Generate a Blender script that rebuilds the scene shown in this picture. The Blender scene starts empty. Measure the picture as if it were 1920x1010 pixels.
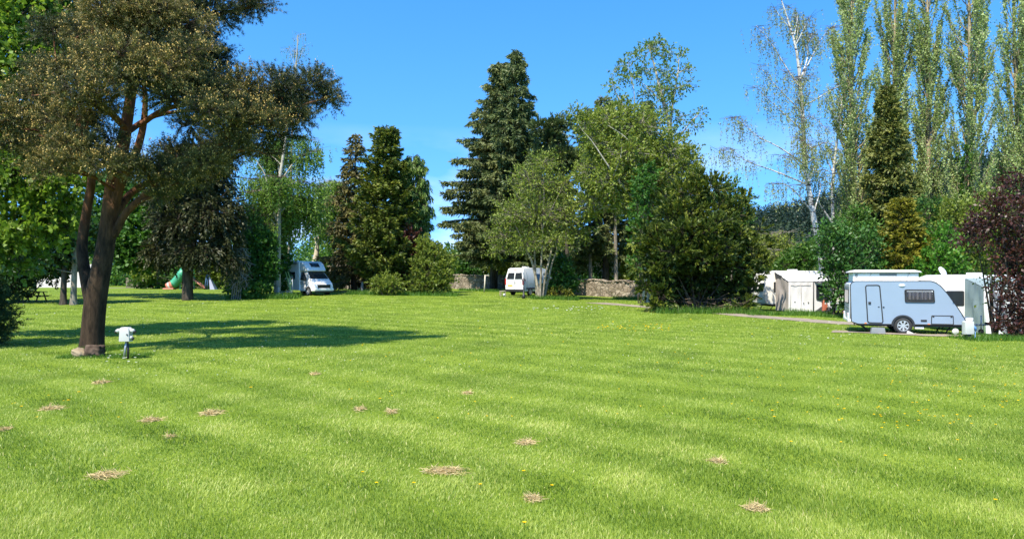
import bpy, bmesh, math, random
import numpy as np
from mathutils import Vector, Matrix

S = bpy.context.scene
COL = S.collection
R = math.radians
F, HV, EYE = 1390.0, 520.0, 2.2          # focal length in photo pixels, horizon row, eye height

# ------------------------------------------------------------------ terrain
def sst(v, a, b):
    t = np.clip((np.asarray(v, float) - a) / (b - a), 0, 1)
    return t * t * (3 - 2 * t)

def zt(x, y):
    return (0.95 * sst(y, 32, 75) * (1 - 0.9 * sst(x, -15, 20))
            - 0.35 * sst(x, 16, 22) * sst(y, 27, 33))

def P(u, v, y):
    return np.array([(u - 960) / F * y, y, EYE + (HV - v) / F * y])

def G(u, y):
    x = (u - 960) / F * y
    return np.array([x, y, float(zt(x, y))])

def Gv(u, v):
    y = 30.0
    for _ in range(60):
        x = (u - 960) / F * y
        y2 = (EYE - float(zt(x, y))) * F / max(v - HV, 4)
        y = 0.6 * y + 0.4 * y2
    return np.array([(u - 960) / F * y, y, float(zt((u - 960) / F * y, y))])

# ------------------------------------------------------------------ objects
def tag(o, label=None, cat=None, group=None, kind=None):
    if label: o['label'] = label
    if cat: o['category'] = cat
    if group: o['group'] = group
    if kind: o['kind'] = kind
    return o

def empty(name, loc, rz=0.0, label=None, cat=None, group=None):
    o = bpy.data.objects.new(name, None)
    o.empty_display_size = 0.2
    COL.objects.link(o)
    o.location = [float(c) for c in loc]
    o.rotation_euler = (0, 0, rz)
    return tag(o, label, cat, group)

def link(name, me, parent=None):
    o = bpy.data.objects.new(name, me)
    COL.objects.link(o)
    if parent is not None:
        o.parent = parent
    return o

def obj(name, bm, mat, parent=None, smooth=False):
    bmesh.ops.recalc_face_normals(bm, faces=bm.faces[:])
    me = bpy.data.meshes.new(name)
    bm.to_mesh(me); bm.free()
    for m in (mat if isinstance(mat, (list, tuple)) else [mat]):
        me.materials.append(m)
    if smooth:
        me.polygons.foreach_set('use_smooth', [True] * len(me.polygons))
    return link(name, me, parent)

def copy_tree(o, parent=None):
    c = o.copy(); COL.objects.link(c)
    if parent is not None:
        c.parent = parent
    for ch in list(o.children):
        copy_tree(ch, c)
    return c

class Geo:
    """collects vertex and face arrays; one mesh object in the end"""
    def __init__(self):
        self.v, self.f3, self.f4, self.r, self.n = [], [], [], [], 0
        self.m3, self.m4 = [], []
    def add(self, v, f, r=0.5, m=0):
        v = np.asarray(v, np.float32).reshape(-1, 3); f = np.asarray(f, np.int64)
        if len(v) == 0: return
        (self.f3 if f.shape[1] == 3 else self.f4).append(f + self.n)
        (self.m3 if f.shape[1] == 3 else self.m4).append(np.full(len(f), m, np.int32))
        self.v.append(v)
        self.r.append(np.broadcast_to(np.asarray(r, np.float32), (len(v),)))
        self.n += len(v)
    def build(self, name, mats, parent=None, smooth=False):
        me = bpy.data.meshes.new(name)
        if not isinstance(mats, (list, tuple)): mats = [mats]
        for m in mats: me.materials.append(m)
        v = np.concatenate(self.v) if self.v else np.zeros((0, 3), np.float32)
        if parent is not None:
            v = v - np.array(parent.location, np.float32)
        f3 = np.concatenate(self.f3) if self.f3 else np.zeros((0, 3), np.int64)
        f4 = np.concatenate(self.f4) if self.f4 else np.zeros((0, 4), np.int64)
        mi = np.concatenate((self.m3 or []) + (self.m4 or [])) if (self.m3 or self.m4) else np.zeros(0, np.int32)
        me.vertices.add(len(v)); me.vertices.foreach_set('co', v.ravel())
        me.loops.add(f3.size + f4.size)
        me.loops.foreach_set('vertex_index', np.concatenate([f3.ravel(), f4.ravel()]).astype(np.int32))
        me.polygons.add(len(f3) + len(f4))
        st = np.concatenate([np.arange(len(f3)) * 3, f3.size + np.arange(len(f4)) * 4]).astype(np.int32)
        me.polygons.foreach_set('loop_start', st)
        me.polygons.foreach_set('material_index', mi)
        if smooth:
            me.polygons.foreach_set('use_smooth', np.ones(len(st), bool))
        a = me.attributes.new('rnd', 'FLOAT', 'POINT')
        a.data.foreach_set('value', np.concatenate(self.r).astype(np.float32))
        me.update(calc_edges=True)
        return link(name, me, parent)

# ------------------------------------------------------------------ materials
def nmat(name):
    m = bpy.data.materials.new(name); m.use_nodes = True
    nt = m.node_tree; b = nt.nodes['Principled BSDF']
    return m, nt, b

def N(nt, t, **kw):
    n = nt.nodes.new(t)
    for k, v in kw.items(): setattr(n, k, v)
    return n

def plain(name, col, rough=0.5, metal=0.0, spec=0.5, var=0.12, scale=3.0, bump=0.0, bscale=40.0, coat=0.0, bdet=6):
    """one colour broken up by two noises, with a little roughness variation"""
    m, nt, b = nmat(name)
    tc = N(nt, 'ShaderNodeTexCoord')
    n1 = N(nt, 'ShaderNodeTexNoise'); n1.inputs['Scale'].default_value = scale; n1.inputs['Detail'].default_value = 8
    nt.links.new(tc.outputs['Object'], n1.inputs['Vector'])
    cr = N(nt, 'ShaderNodeValToRGB')
    c = np.array(col)
    cr.color_ramp.elements[0].position, cr.color_ramp.elements[1].position = 0.3, 0.7
    cr.color_ramp.elements[0].color = (*np.clip(c * (1 - var), 0, 1), 1)
    cr.color_ramp.elements[1].color = (*np.clip(c * (1 + var * 0.6), 0, 1), 1)
    nt.links.new(n1.outputs['Fac'], cr.inputs['Fac'])
    nt.links.new(cr.outputs['Color'], b.inputs['Base Color'])
    b.inputs['Roughness'].default_value = rough
    b.inputs['Metallic'].default_value = metal
    b.inputs['Specular IOR Level'].default_value = spec
    b.inputs['Coat Weight'].default_value = coat
    if bump:
        n2 = N(nt, 'ShaderNodeTexNoise'); n2.inputs['Scale'].default_value = bscale; n2.inputs['Detail'].default_value = bdet
        nt.links.new(tc.outputs['Object'], n2.inputs['Vector'])
        bp = N(nt, 'ShaderNodeBump'); bp.inputs['Strength'].default_value = bump; bp.inputs['Distance'].default_value = 0.02
        nt.links.new(n2.outputs['Fac'], bp.inputs['Height']); nt.links.new(bp.outputs['Normal'], b.inputs['Normal'])
    return m

def ramp(nt, cols):
    cr = N(nt, 'ShaderNodeValToRGB')
    e = cr.color_ramp.elements
    while len(e) < len(cols): e.new(0.5)
    for i, c in enumerate(cols):
        e[i].position = i / (len(cols) - 1); e[i].color = (*c, 1)
    return cr

def leafmat(name, cols, transl=0.35, rough=0.5, spec=0.3, tboost=1.25):
    if not name.startswith(('lawn', 'dried', 'dand', 'white', 'copper', 'far', 'dull', 'pine', 'pollen', 'sycamore', 'golden')):
        cols = [(c[0] * 1.12, c[1] * 1.22, c[2] * 1.1) for c in cols]
    m, nt, b = nmat(name)
    at = N(nt, 'ShaderNodeAttribute'); at.attribute_name = 'rnd'
    cr = ramp(nt, cols)
    nt.links.new(at.outputs['Fac'], cr.inputs['Fac'])
    nt.links.new(cr.outputs['Color'], b.inputs['Base Color'])
    b.inputs['Roughness'].default_value = rough
    b.inputs['Specular IOR Level'].default_value = spec
    if transl > 0:
        tr = N(nt, 'ShaderNodeBsdfTranslucent')
        mx = N(nt, 'ShaderNodeMix', data_type='RGBA', blend_type='MULTIPLY')
        mx.inputs['Factor'].default_value = 1.0
        mx.inputs['B'].default_value = (tboost, tboost * 1.05, tboost * 0.6, 1)
        nt.links.new(cr.outputs['Color'], mx.inputs['A'])
        nt.links.new(mx.outputs['Result'], tr.inputs['Color'])
        ms = N(nt, 'ShaderNodeMixShader'); ms.inputs['Fac'].default_value = transl
        nt.links.new(b.outputs['BSDF'], ms.inputs[1]); nt.links.new(tr.outputs['BSDF'], ms.inputs[2])
        nt.links.new(ms.outputs['Shader'], nt.nodes['Material Output'].inputs['Surface'])
    return m

def barkmat(name, c1, c2, scale=6.0, stretch=0.2, bump=0.6, marks=None, upper=None):
    m, nt, b = nmat(name)
    tc = N(nt, 'ShaderNodeTexCoord')
    mp = N(nt, 'ShaderNodeMapping'); mp.inputs['Scale'].default_value = (1, 1, stretch)
    nt.links.new(tc.outputs['Object'], mp.inputs['Vector'])
    n1 = N(nt, 'ShaderNodeTexNoise'); n1.inputs['Scale'].default_value = scale; n1.inputs['Detail'].default_value = 9
    n1.inputs['Roughness'].default_value = 0.65
    nt.links.new(mp.outputs['Vector'], n1.inputs['Vector'])
    cr = ramp(nt, [c1, c2]); cr.color_ramp.elements[0].position = 0.35; cr.color_ramp.elements[1].position = 0.65
    nt.links.new(n1.outputs['Fac'], cr.inputs['Fac'])
    out = cr.outputs['Color']
    if marks:                                    # horizontal dark bands of birch bark
        mp2 = N(nt, 'ShaderNodeMapping'); mp2.inputs['Scale'].default_value = (1.2, 1.2, 5)
        nt.links.new(tc.outputs['Object'], mp2.inputs['Vector'])
        n3 = N(nt, 'ShaderNodeTexNoise'); n3.inputs['Scale'].default_value = 1.6; n3.inputs['Detail'].default_value = 5
        nt.links.new(mp2.outputs['Vector'], n3.inputs['Vector'])
        gt = N(nt, 'ShaderNodeValToRGB'); gt.color_ramp.elements[0].position = .53; gt.color_ramp.elements[1].position = .6
        nt.links.new(n3.outputs['Fac'], gt.inputs['Fac'])
        mx = N(nt, 'ShaderNodeMix', data_type='RGBA')
        nt.links.new(gt.outputs['Color'], mx.inputs['Factor'])
        nt.links.new(out, mx.inputs['A']); mx.inputs['B'].default_value = (*marks, 1)
        out = mx.outputs['Result']
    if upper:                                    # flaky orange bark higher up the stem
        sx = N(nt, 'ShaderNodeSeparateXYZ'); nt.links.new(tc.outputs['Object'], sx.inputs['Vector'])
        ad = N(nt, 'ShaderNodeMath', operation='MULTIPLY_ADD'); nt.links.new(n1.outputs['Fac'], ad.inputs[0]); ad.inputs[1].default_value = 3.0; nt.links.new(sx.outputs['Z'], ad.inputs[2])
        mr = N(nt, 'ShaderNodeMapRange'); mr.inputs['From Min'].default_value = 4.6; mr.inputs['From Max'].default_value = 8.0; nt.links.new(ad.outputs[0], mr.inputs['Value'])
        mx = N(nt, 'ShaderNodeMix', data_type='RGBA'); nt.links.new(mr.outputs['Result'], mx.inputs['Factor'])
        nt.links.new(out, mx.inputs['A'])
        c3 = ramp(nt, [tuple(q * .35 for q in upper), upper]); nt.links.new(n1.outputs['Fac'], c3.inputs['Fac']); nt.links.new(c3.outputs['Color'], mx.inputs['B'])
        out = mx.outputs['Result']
    nt.links.new(out, b.inputs['Base Color'])
    b.inputs['Roughness'].default_value = 0.9; b.inputs['Specular IOR Level'].default_value = 0.2
    bp = N(nt, 'ShaderNodeBump'); bp.inputs['Strength'].default_value = bump; bp.inputs['Distance'].default_value = 0.05
    nt.links.new(n1.outputs['Fac'], bp.inputs['Height']); nt.links.new(bp.outputs['Normal'], b.inputs['Normal'])
    return m

def glassmat(name, tint=(0.02, 0.025, 0.03), clear=0.0):
    m, nt, b = nmat(name)
    b.inputs['Base Color'].default_value = (*tint, 1)
    b.inputs['Roughness'].default_value = 0.04; b.inputs['Specular IOR Level'].default_value = 0.6
    if clear:
        t = N(nt, 'ShaderNodeBsdfTransparent'); ms = N(nt, 'ShaderNodeMixShader'); ms.inputs['Fac'].default_value = clear
        nt.links.new(b.outputs['BSDF'], ms.inputs[1]); nt.links.new(t.outputs['BSDF'], ms.inputs[2])
        nt.links.new(ms.outputs['Shader'], nt.nodes['Material Output'].inputs['Surface'])
    return m

# ------------------------------------------------------------------ vector helpers
def unit(a):
    return a / np.maximum(np.linalg.norm(a, axis=-1, keepdims=True), 1e-9)

def rdir(rng, n):
    return unit(rng.normal(size=(n, 3)))

def tube(g, pts, rad, sides=7, r=0.5, m=0, cap=True):
    pts = np.asarray(pts, float); rad = np.asarray(rad, float); n = len(pts)
    t = unit(np.gradient(pts, axis=0))
    ref = np.array([0.31, 0.95, 0.05]) if abs(t[:, 2]).mean() > 0.6 else np.array([0.05, 0.1, 0.99])
    a = unit(np.cross(t, ref)); b = np.cross(t, a)
    th = np.arange(sides) / sides * 2 * np.pi
    ring = pts[:, None] + rad[:, None, None] * (np.cos(th)[None, :, None] * a[:, None] + np.sin(th)[None, :, None] * b[:, None])
    i = np.arange(n - 1)[:, None] * sides; j = np.arange(sides)[None]; k = (j + 1) % sides
    f = np.stack([i + j, i + k, i + sides + k, i + sides + j], -1).reshape(-1, 4)
    g.add(ring.reshape(-1, 3), f, r, m)
    if cap and sides == 4:
        g.add(ring[-1], np.array([[0, 1, 2, 3]]), r, m)

def smooth_path(pts, n):
    """Catmull-Rom through the given rows (any width)"""
    pts = np.asarray(pts, float)
    if len(pts) < 3:
        t = np.linspace(0, 1, n)[:, None]; return pts[0] * (1 - t) + pts[-1] * t
    p = np.vstack([2 * pts[0] - pts[1], pts, 2 * pts[-1] - pts[-2]])
    s = np.linspace(0, len(pts) - 1 - 1e-6, n); i = s.astype(int); t = (s - i)[:, None]
    a, b, c, d = p[i], p[i + 1], p[i + 2], p[i + 3]
    return 0.5 * (2 * b + (c - a) * t + (2 * a - 5 * b + 4 * c - d) * t ** 2 + (3 * b - a - 3 * c + d) * t ** 3)

def strips(g, A, B, w, rng, r=0.5, m=0):
    """thin flat twigs from A to B (crossing a random way)"""
    n = len(A)
    if n == 0: return
    d = unit(B - A); s = unit(np.cross(d, rdir(rng, n))) * (np.asarray(w).reshape(-1, 1) if np.ndim(w) else w) * 0.5
    v = np.stack([A - s, A + s, B + s * 0.5, B - s * 0.5], 1).reshape(-1, 3)
    f = np.arange(n * 4).reshape(n, 4)
    g.add(v, f, np.repeat(r, 4) if np.ndim(r) else r, m)

def leaves(g, p, d, L, W, rng, r, m=0, face=None):
    """diamond leaves: base p, long axis d"""
    n = len(p)
    if n == 0: return
    L = (np.ones(n) * L)[:, None]; W = (np.ones(n) * W)[:, None]
    ref = rdir(rng, n) if face is None else unit(face + 0.6 * rdir(rng, n))
    s = unit(np.cross(d, ref))
    nn = np.cross(s, d)
    mid = p + d * L * 0.45 + nn * L * 0.08
    v = np.stack([p, mid + s * W * .5, p + d * L, mid - s * W * .5], 1).reshape(-1, 3)
    g.add(v, np.arange(n * 4).reshape(n, 4), np.repeat(np.clip(r, 0, 1), 4), m)

def needles(g, p, d, L, W, rng, r, k=9, m=0, spread=0.9):
    """a tuft of k thin triangles round every point"""
    n = len(p)
    if n == 0: return
    p = np.repeat(p, k, 0); d = np.repeat(d, k, 0); r = np.repeat(r, k)
    nd = unit(d * 0.7 + spread * rdir(rng, n * k))
    s = unit(np.cross(nd, rdir(rng, n * k))) * W * 0.5
    ll = (L * rng.uniform(.7, 1.2, n * k))[:, None]
    v = np.stack([p - s, p + s, p + nd * ll], 1).reshape(-1, 3)
    g.add(v, np.arange(n * k * 3).reshape(-1, 3), np.repeat(np.clip(r + rng.normal(0, .06, n * k), 0, 1), 3), m)

def clump(g, c, rad, rng, ns, per, slen, L, W, style='leaf', bias=(0, 0, .3), out=1.0, droop=0.0, shell=.55, tone=0.0, tvar=.16,
          k=9, cones=0.0, twig=0.0, m=0, mt=1, mc=2, wild=.8):
    """one mass of foliage: sprays that start inside an uneven ellipsoid and run outward"""
    c = np.asarray(c, float); rad = np.asarray(rad, float); bias = np.asarray(bias, float)
    d = rdir(rng, ns)
    ph = rng.uniform(0, 6.28, 4)
    bump = 1 + .18 * np.sin(4.1 * d[:, 0] + ph[0]) * np.sin(3.7 * d[:, 2] + ph[1]) + .16 * np.sin(7.3 * d[:, 1] + ph[2] + 5 * d[:, 2]) + rng.normal(0, .08, ns)
    rho = rng.uniform(0, 1, ns) ** shell * bump
    p0 = c + d * rad * rho[:, None]
    sd = unit(out * d + bias + .5 * rdir(rng, ns))
    st = rng.normal(0, tvar * .7, ns) + tone
    if twig > 0:
        strips(g, c + (p0 - c) * .35, p0 + sd * slen * .6, twig, rng, .5, mt)
    t = np.tile((np.arange(per) + .5) / per, ns) + rng.uniform(-.3, .3, ns * per) / per
    P0 = np.repeat(p0, per, 0); SD = np.repeat(sd, per, 0)
    sl = np.repeat(slen * rng.uniform(.6, 1.3, ns), per)
    p = P0 + SD * (t * sl)[:, None]
    p[:, 2] -= droop * (t ** 1.6) * sl
    D = SD.copy(); D[:, 2] -= droop * 1.2 * t
    r = np.clip(.5 + np.repeat(st, per) + rng.normal(0, tvar * .6, ns * per), 0, 1)
    if style == 'leaf':
        ld = unit(unit(D) * .7 + wild * rdir(rng, ns * per) + bias * .4)
        sz = rng.uniform(.65, 1.25, ns * per)
        leaves(g, p, ld, L * sz, W * sz, rng, r, m)
    elif style == 'needle':
        needles(g, p, unit(D), L, W, rng, r, k, m)
        if cones > 0:
            q = rng.uniform(0, 1, ns * per) < cones * (.35 + t)
            pc = p[q] + unit(D[q]) * L * .8
            if len(pc):
                pc = np.repeat(pc, 3, 0) + rng.normal(0, L * .3, (len(pc) * 3, 3))
                leaves(g, pc, unit(np.array([0, 0, .8]) + .6 * rdir(rng, len(pc))), .055, .03, rng, rng.uniform(0, 1, len(pc)), mc)
    elif style == 'plume':                        # feathery scale-leaf sprays, fanned
        k2 = 4
        pp = np.repeat(p, k2, 0); dd = unit(np.repeat(unit(D), k2, 0) + .55 * rdir(rng, len(pp)))
        sz = rng.uniform(.6, 1.3, len(pp))
        leaves(g, pp, dd, L * sz, W * sz, rng, np.repeat(r, k2) + np.tile(np.linspace(-.1, .1, k2), len(p)), m)

DM = 2.0                                         # how full the crowns are

def tree_skeleton(g, paths, y0, sides=9, n=9):
    """paths of (u, v, dY, radius): photo rows and columns at the tree's own distance"""
    nodes = []
    for pth in paths:
        q = np.array([[*P(u, v, y0 + dy), r] for u, v, dy, r in pth])
        gz = float(zt(q[0, 0], q[0, 1]))
        if q[0, 2] < gz + .7: q[0, 2] = gz - .2     # every stem is rooted in the ground
        s = smooth_path(q, max(n, 4 * len(pth)))
        tube(g, s[:, :3], np.maximum(s[:, 3], .008), sides)
        nodes.append(s)
    return np.vstack(nodes)

def limb_to(g, nodes, c, rng, r0=.05, sides=5):
    """a limb from the nearest fitting point of the skeleton to a clump centre"""
    c = np.asarray(c, float)
    d = np.linalg.norm(nodes[:, :3] - c, axis=1) + np.where(nodes[:, 2] > c[2] - .1, 1.2, 0)
    a = nodes[np.argmin(d)]
    r0 = min(r0, a[3] * .8)
    mid = (a[:3] + c) / 2 + rng.normal(0, .08, 3) * np.linalg.norm(c - a[:3]) + np.array([0, 0, .06 * np.linalg.norm(c - a[:3])])
    s = smooth_path(np.vstack([a[:3], mid, c]), 7)
    tube(g, s, np.linspace(r0, r0 * .35, 7), sides)

def clump_tree(name, label, cat, u, y0, paths, clumps, lmat, bark, seed, p, group=None, limbs=True, foliage='crown', limb_r=.05):
    rng = np.random.default_rng(seed)
    base = G(u, y0)
    root = empty(name, base, 0, label, cat, group)
    tg, cg = Geo(), Geo()
    q = [list(x) for x in paths]
    nodes = tree_skeleton(tg, q, y0)
    for cl in clumps:
        cu, cv, ru, rv, dy = cl[:5]; kw = dict(p)
        if len(cl) > 5: kw.update(cl[5])
        y = y0 + dy; kw['tone'] = kw.get('tone', 0) + rng.normal(0, kw.pop('cvar', .07))
        c = P(cu, cv, y); s = y / F
        rx, rz = ru * s, rv * s
        rad = np.array([rx, kw.pop('ry', (rx * .8 + rz * .2)), rz])
        area = rx * rz
        ns = int(max(10, DM * kw.pop('dens') * (rx * rad[1] * rz) ** (2 / 3)))
        if limbs: limb_to(tg, nodes, c - np.array([0, 0, rz * .3]), rng, limb_r)
        clump(cg, c, rad * .86, rng, ns, **kw)
    tg.build('trunk', bark, root, True)
    cg.build(foliage, lmat, root)
    return root
# ------------------------------------------------------------------ camera, light, sky
cam_d = bpy.data.cameras.new('camera'); cam = bpy.data.objects.new('camera', cam_d); COL.objects.link(cam)
cam.location = (0, 0, EYE); cam.rotation_euler = (R(90), 0, 0)
cam_d.sensor_width = 36; cam_d.lens = 36 * F / 1920; cam_d.shift_y = (HV - 505) / 1920
cam_d.clip_start = 0.1; cam_d.clip_end = 5000
S.camera = cam

SUN_AZ, SUN_EL = R(-148), R(56)               # clockwise from +Y: the sun stands behind the camera's left shoulder
to_sun = Vector((math.sin(SUN_AZ) * math.cos(SUN_EL), math.cos(SUN_AZ) * math.cos(SUN_EL), math.sin(SUN_EL)))
sl = bpy.data.lights.new('sun', 'SUN'); sl.energy = 4.6; sl.angle = R(0.53); sl.color = (1.0, 0.93, 0.80)
so = bpy.data.objects.new('sun', sl); COL.objects.link(so)
so.rotation_euler = (-to_sun).to_track_quat('-Z', 'Y').to_euler(); so.location = (-30, -20, 60)

w = bpy.data.worlds.new('World'); S.world = w; w.use_nodes = True
nt = w.node_tree
bg = nt.nodes['Background']
sky = N(nt, 'ShaderNodeTexSky'); sky.sky_type = 'NISHITA'; sky.sun_disc = False
sky.sun_elevation = SUN_EL; sky.sun_rotation = SUN_AZ % (2 * math.pi)
sky.air_density = 1.0; sky.dust_density = 0.2; sky.ozone_density = 3.0; sky.altitude = 200
hs = N(nt, 'ShaderNodeHueSaturation'); hs.inputs['Saturation'].default_value = 1.32; hs.inputs['Value'].default_value = 1.15
nt.links.new(sky.outputs['Color'], hs.inputs['Color'])
tcs = N(nt, 'ShaderNodeTexCoord'); mps = N(nt, 'ShaderNodeMapping'); mps.inputs['Scale'].default_value = (1, 1, .8); mps.inputs['Location'].default_value = (0, 0, .19)
nt.links.new(tcs.outputs['Generated'], mps.inputs['Vector']); nt.links.new(mps.outputs['Vector'], sky.inputs['Vector'])
# a few thin clouds low over the horizon
tc = N(nt, 'ShaderNodeTexCoord')
mp = N(nt, 'ShaderNodeMapping'); mp.inputs['Scale'].default_value = (3.0, 3.0, 9.0); mp.inputs['Location'].default_value = (.35, .1, .2)
nt.links.new(tc.outputs['Generated'], mp.inputs['Vector'])
cn = N(nt, 'ShaderNodeTexNoise'); cn.inputs['Scale'].default_value = 1.6; cn.inputs['Detail'].default_value = 7
nt.links.new(mp.outputs['Vector'], cn.inputs['Vector'])
cr = N(nt, 'ShaderNodeValToRGB'); cr.color_ramp.elements[0].position = .46; cr.color_ramp.elements[1].position = .70
nt.links.new(cn.outputs['Fac'], cr.inputs['Fac'])
sx = N(nt, 'ShaderNodeSeparateXYZ'); nt.links.new(tc.outputs['Generated'], sx.inputs['Vector'])
mr = N(nt, 'ShaderNodeMapRange'); mr.inputs['From Min'].default_value = .20; mr.inputs['From Max'].default_value = .06
nt.links.new(sx.outputs['Z'], mr.inputs['Value'])
mu = N(nt, 'ShaderNodeMath', operation='MULTIPLY'); nt.links.new(cr.outputs['Color'], mu.inputs[0]); nt.links.new(mr.outputs['Result'], mu.inputs[1])
mu2 = N(nt, 'ShaderNodeMath', operation='MULTIPLY'); nt.links.new(mu.outputs[0], mu2.inputs[0]); mu2.inputs[1].default_value = .75
mx = N(nt, 'ShaderNodeMix', data_type='RGBA'); nt.links.new(mu2.outputs[0], mx.inputs['Factor'])
nt.links.new(hs.outputs['Color'], mx.inputs['A']); mx.inputs['B'].default_value = (5.5, 5.9, 6.8, 1)
nt.links.new(mx.outputs['Result'], bg.inputs['Color'])
bg.inputs['Strength'].default_value = 0.15

S.view_settings.view_transform = 'Standard'; S.view_settings.look = 'None'
S.view_settings.exposure = 1.0; S.view_settings.gamma = 1.0
S.cycles.use_denoising = True; S.cycles.denoiser = 'OPENIMAGEDENOISE'; S.cycles.denoising_input_passes = 'RGB_ALBEDO_NORMAL'; S.cycles.denoising_prefilter = 'ACCURATE'

S.cycles.max_bounces = 6; S.cycles.diffuse_bounces = 3; S.cycles.glossy_bounces = 2; S.cycles.transmission_bounces = 4
S.cycles.transparent_max_bounces = 6

# ------------------------------------------------------------------ shared materials
M = {}
M['bark_pine'] = barkmat('pine bark', (.016, .010, .006), (.062, .040, .023), 8, .25, 1.0, upper=(.30, .13, .06))  # lower bark naturally dark, its colour deepened further for the crown's shade
M['bark_dark'] = barkmat('dark bark', (.03, .025, .018), (.10, .08, .06), 7, .25, .7)
M['bark_grey'] = barkmat('grey bark', (.10, .085, .065), (.30, .26, .20), 6, .3, .5)
M['bark_pale'] = barkmat('pale bark', (.22, .20, .15), (.50, .46, .36), 5, .35, .4)
M['bark_tan'] = barkmat('tan bark', (.16, .125, .075), (.42, .34, .22), 6, .3, .4)
M['twig_tan'] = plain('tan twig', (.34, .29, .20), .9, var=.3)
M['bark_alder'] = barkmat('lichened bark', (.13, .11, .08), (.40, .35, .26), 6, .35, .5)
M['bark_birch'] = barkmat('birch bark', (.38, .35, .30), (.62, .59, .53), 3, .5, .3, marks=(.05, .045, .04))
M['twig_red'] = plain('birch twig', (.09, .045, .04), .8, var=.4)
M['twig_brown'] = plain('brown twig', (.12, .085, .055), .9, var=.4)
M['twig_grey'] = plain('grey twig', (.26, .23, .18), .9, var=.3)
M['pine'] = leafmat('pine needles', [(.016, .032, .012), (.070, .082, .021), (.205, .17, .045)], .12, .5, .35)
M['cone'] = leafmat('pollen cones', [(.25, .16, .04), (.41, .28, .075), (.58, .43, .14)], .1, .7, .2)
M['sycamore'] = leafmat('sycamore leaves', [(.045, .10, .014), (.14, .235, .028), (.30, .40, .06)], .40, .45, .35)
M['maple'] = leafmat('maple leaves', [(.02, .06, .012), (.05, .12, .02), (.10, .19, .03)], .35)
M['laurel'] = leafmat('laurel leaves', [(.015, .042, .010), (.04, .10, .018), (.09, .17, .03)], .2, .42, .35)
M['shrub'] = leafmat('shrub leaves', [(.025, .06, .012), (.06, .125, .02), (.12, .20, .03)], .32)
M['bright'] = leafmat('bright shrub leaves', [(.03, .08, .012), (.07, .17, .02), (.15, .27, .03)], .35)
M['olive'] = leafmat('olive leaves', [(.06, .08, .016), (.155, .185, .028), (.29, .30, .055)], .33)
M['birchleaf'] = leafmat('birch leaves', [(.06, .09, .025), (.13, .18, .04), (.24, .29, .08)], .35)
M['birchgreen'] = leafmat('weeping birch leaves', [(.045, .09, .018), (.12, .195, .03), (.23, .31, .05)], .38)
M['catkin'] = leafmat('drooping catkins', [(.13, .11, .05), (.22, .23, .08), (.34, .36, .13)], .3)
M['poplar'] = leafmat('poplar leaves', [(.09, .12, .035), (.23, .275, .09), (.44, .47, .23)], .38, .5, .3)
M['spruce'] = leafmat('spruce needles', [(.028, .050, .024), (.078, .102, .036), (.175, .185, .065)], .12)
M['spruce_brown'] = leafmat('brownish spruce needles', [(.034, .050, .022), (.098, .115, .040), (.205, .20, .072)], .12)
M['cypress'] = leafmat('cypress sprays', [(.020, .034, .008), (.060, .082, .013), (.22, .22, .03)], .18)
M['olivegold'] = leafmat('olive gold needles', [(.028, .040, .010), (.085, .095, .022), (.19, .18, .045)], .12)
M['golden'] = leafmat('golden cypress sprays', [(.06, .08, .010), (.17, .17, .018), (.36, .32, .04)], .2)
M['nootka'] = leafmat('weeping cypress sprays', [(.025, .055, .015), (.08, .13, .026), (.17, .22, .045)], .2)
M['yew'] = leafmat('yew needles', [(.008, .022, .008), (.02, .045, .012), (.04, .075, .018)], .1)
M['brownconifer'] = leafmat('dull conifer needles', [(.030, .033, .010), (.095, .09, .026), (.21, .18, .052)], .1)
M['dullgreen'] = leafmat('dull green needles', [(.018, .026, .010), (.055, .062, .020), (.135, .125, .042)], .1)
M['purple'] = leafmat('copper beech leaves', [(.020, .009, .008), (.062, .022, .016), (.135, .046, .028)], .25, .4, .4)
M['forest'] = leafmat('far forest', [(.010, .022, .014), (.022, .042, .022), (.045, .075, .03)], .1)
M['white_flower'] = leafmat('white blossom', [(.55, .55, .50), (.7, .7, .65), (.8, .8, .78)], .3)
M['grass'] = leafmat('lawn grass', [(.05, .10, .012), (.178, .272, .034), (.37, .44, .080), (.66, .58, .27)], .35, .45, .3, 1.2)
M['rough_grass'] = leafmat('rough grass', [(.03, .075, .010), (.07, .15, .015), (.15, .23, .03)], .3)
M['straw'] = leafmat('dried grass', [(.30, .22, .10), (.50, .385, .185), (.70, .56, .32)], .2, .8, .1)
M['dandelion'] = leafmat('dandelion', [(.75, .45, .005), (.85, .58, .01), (.9, .68, .02)], .2, .7, .1)

# ------------------------------------------------------------------ ground, road, path
def sheet(name, xs, ys, mat, dz=0.0, kind='structure'):
    X, Y = np.meshgrid(xs, ys); Z = zt(X, Y) + dz
    g = Geo(); nx, ny = len(xs), len(ys)
    i = np.arange(ny - 1)[:, None] * nx + np.arange(nx - 1)[None]
    f = np.stack([i, i + 1, i + nx + 1, i + nx], -1).reshape(-1, 4)
    g.add(np.stack([X, Y, Z], -1).reshape(-1, 3), f)
    o = g.build(name, mat, None, True); return tag(o, kind=kind)

def stripe_phase(x, y):
    return .66 * x + .75 * y + .006 * (x + 4) ** 2 + .35 * np.sin(.21 * x + .13 * y) + .10 * np.sin(.5 * y - .3 * x)

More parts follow.
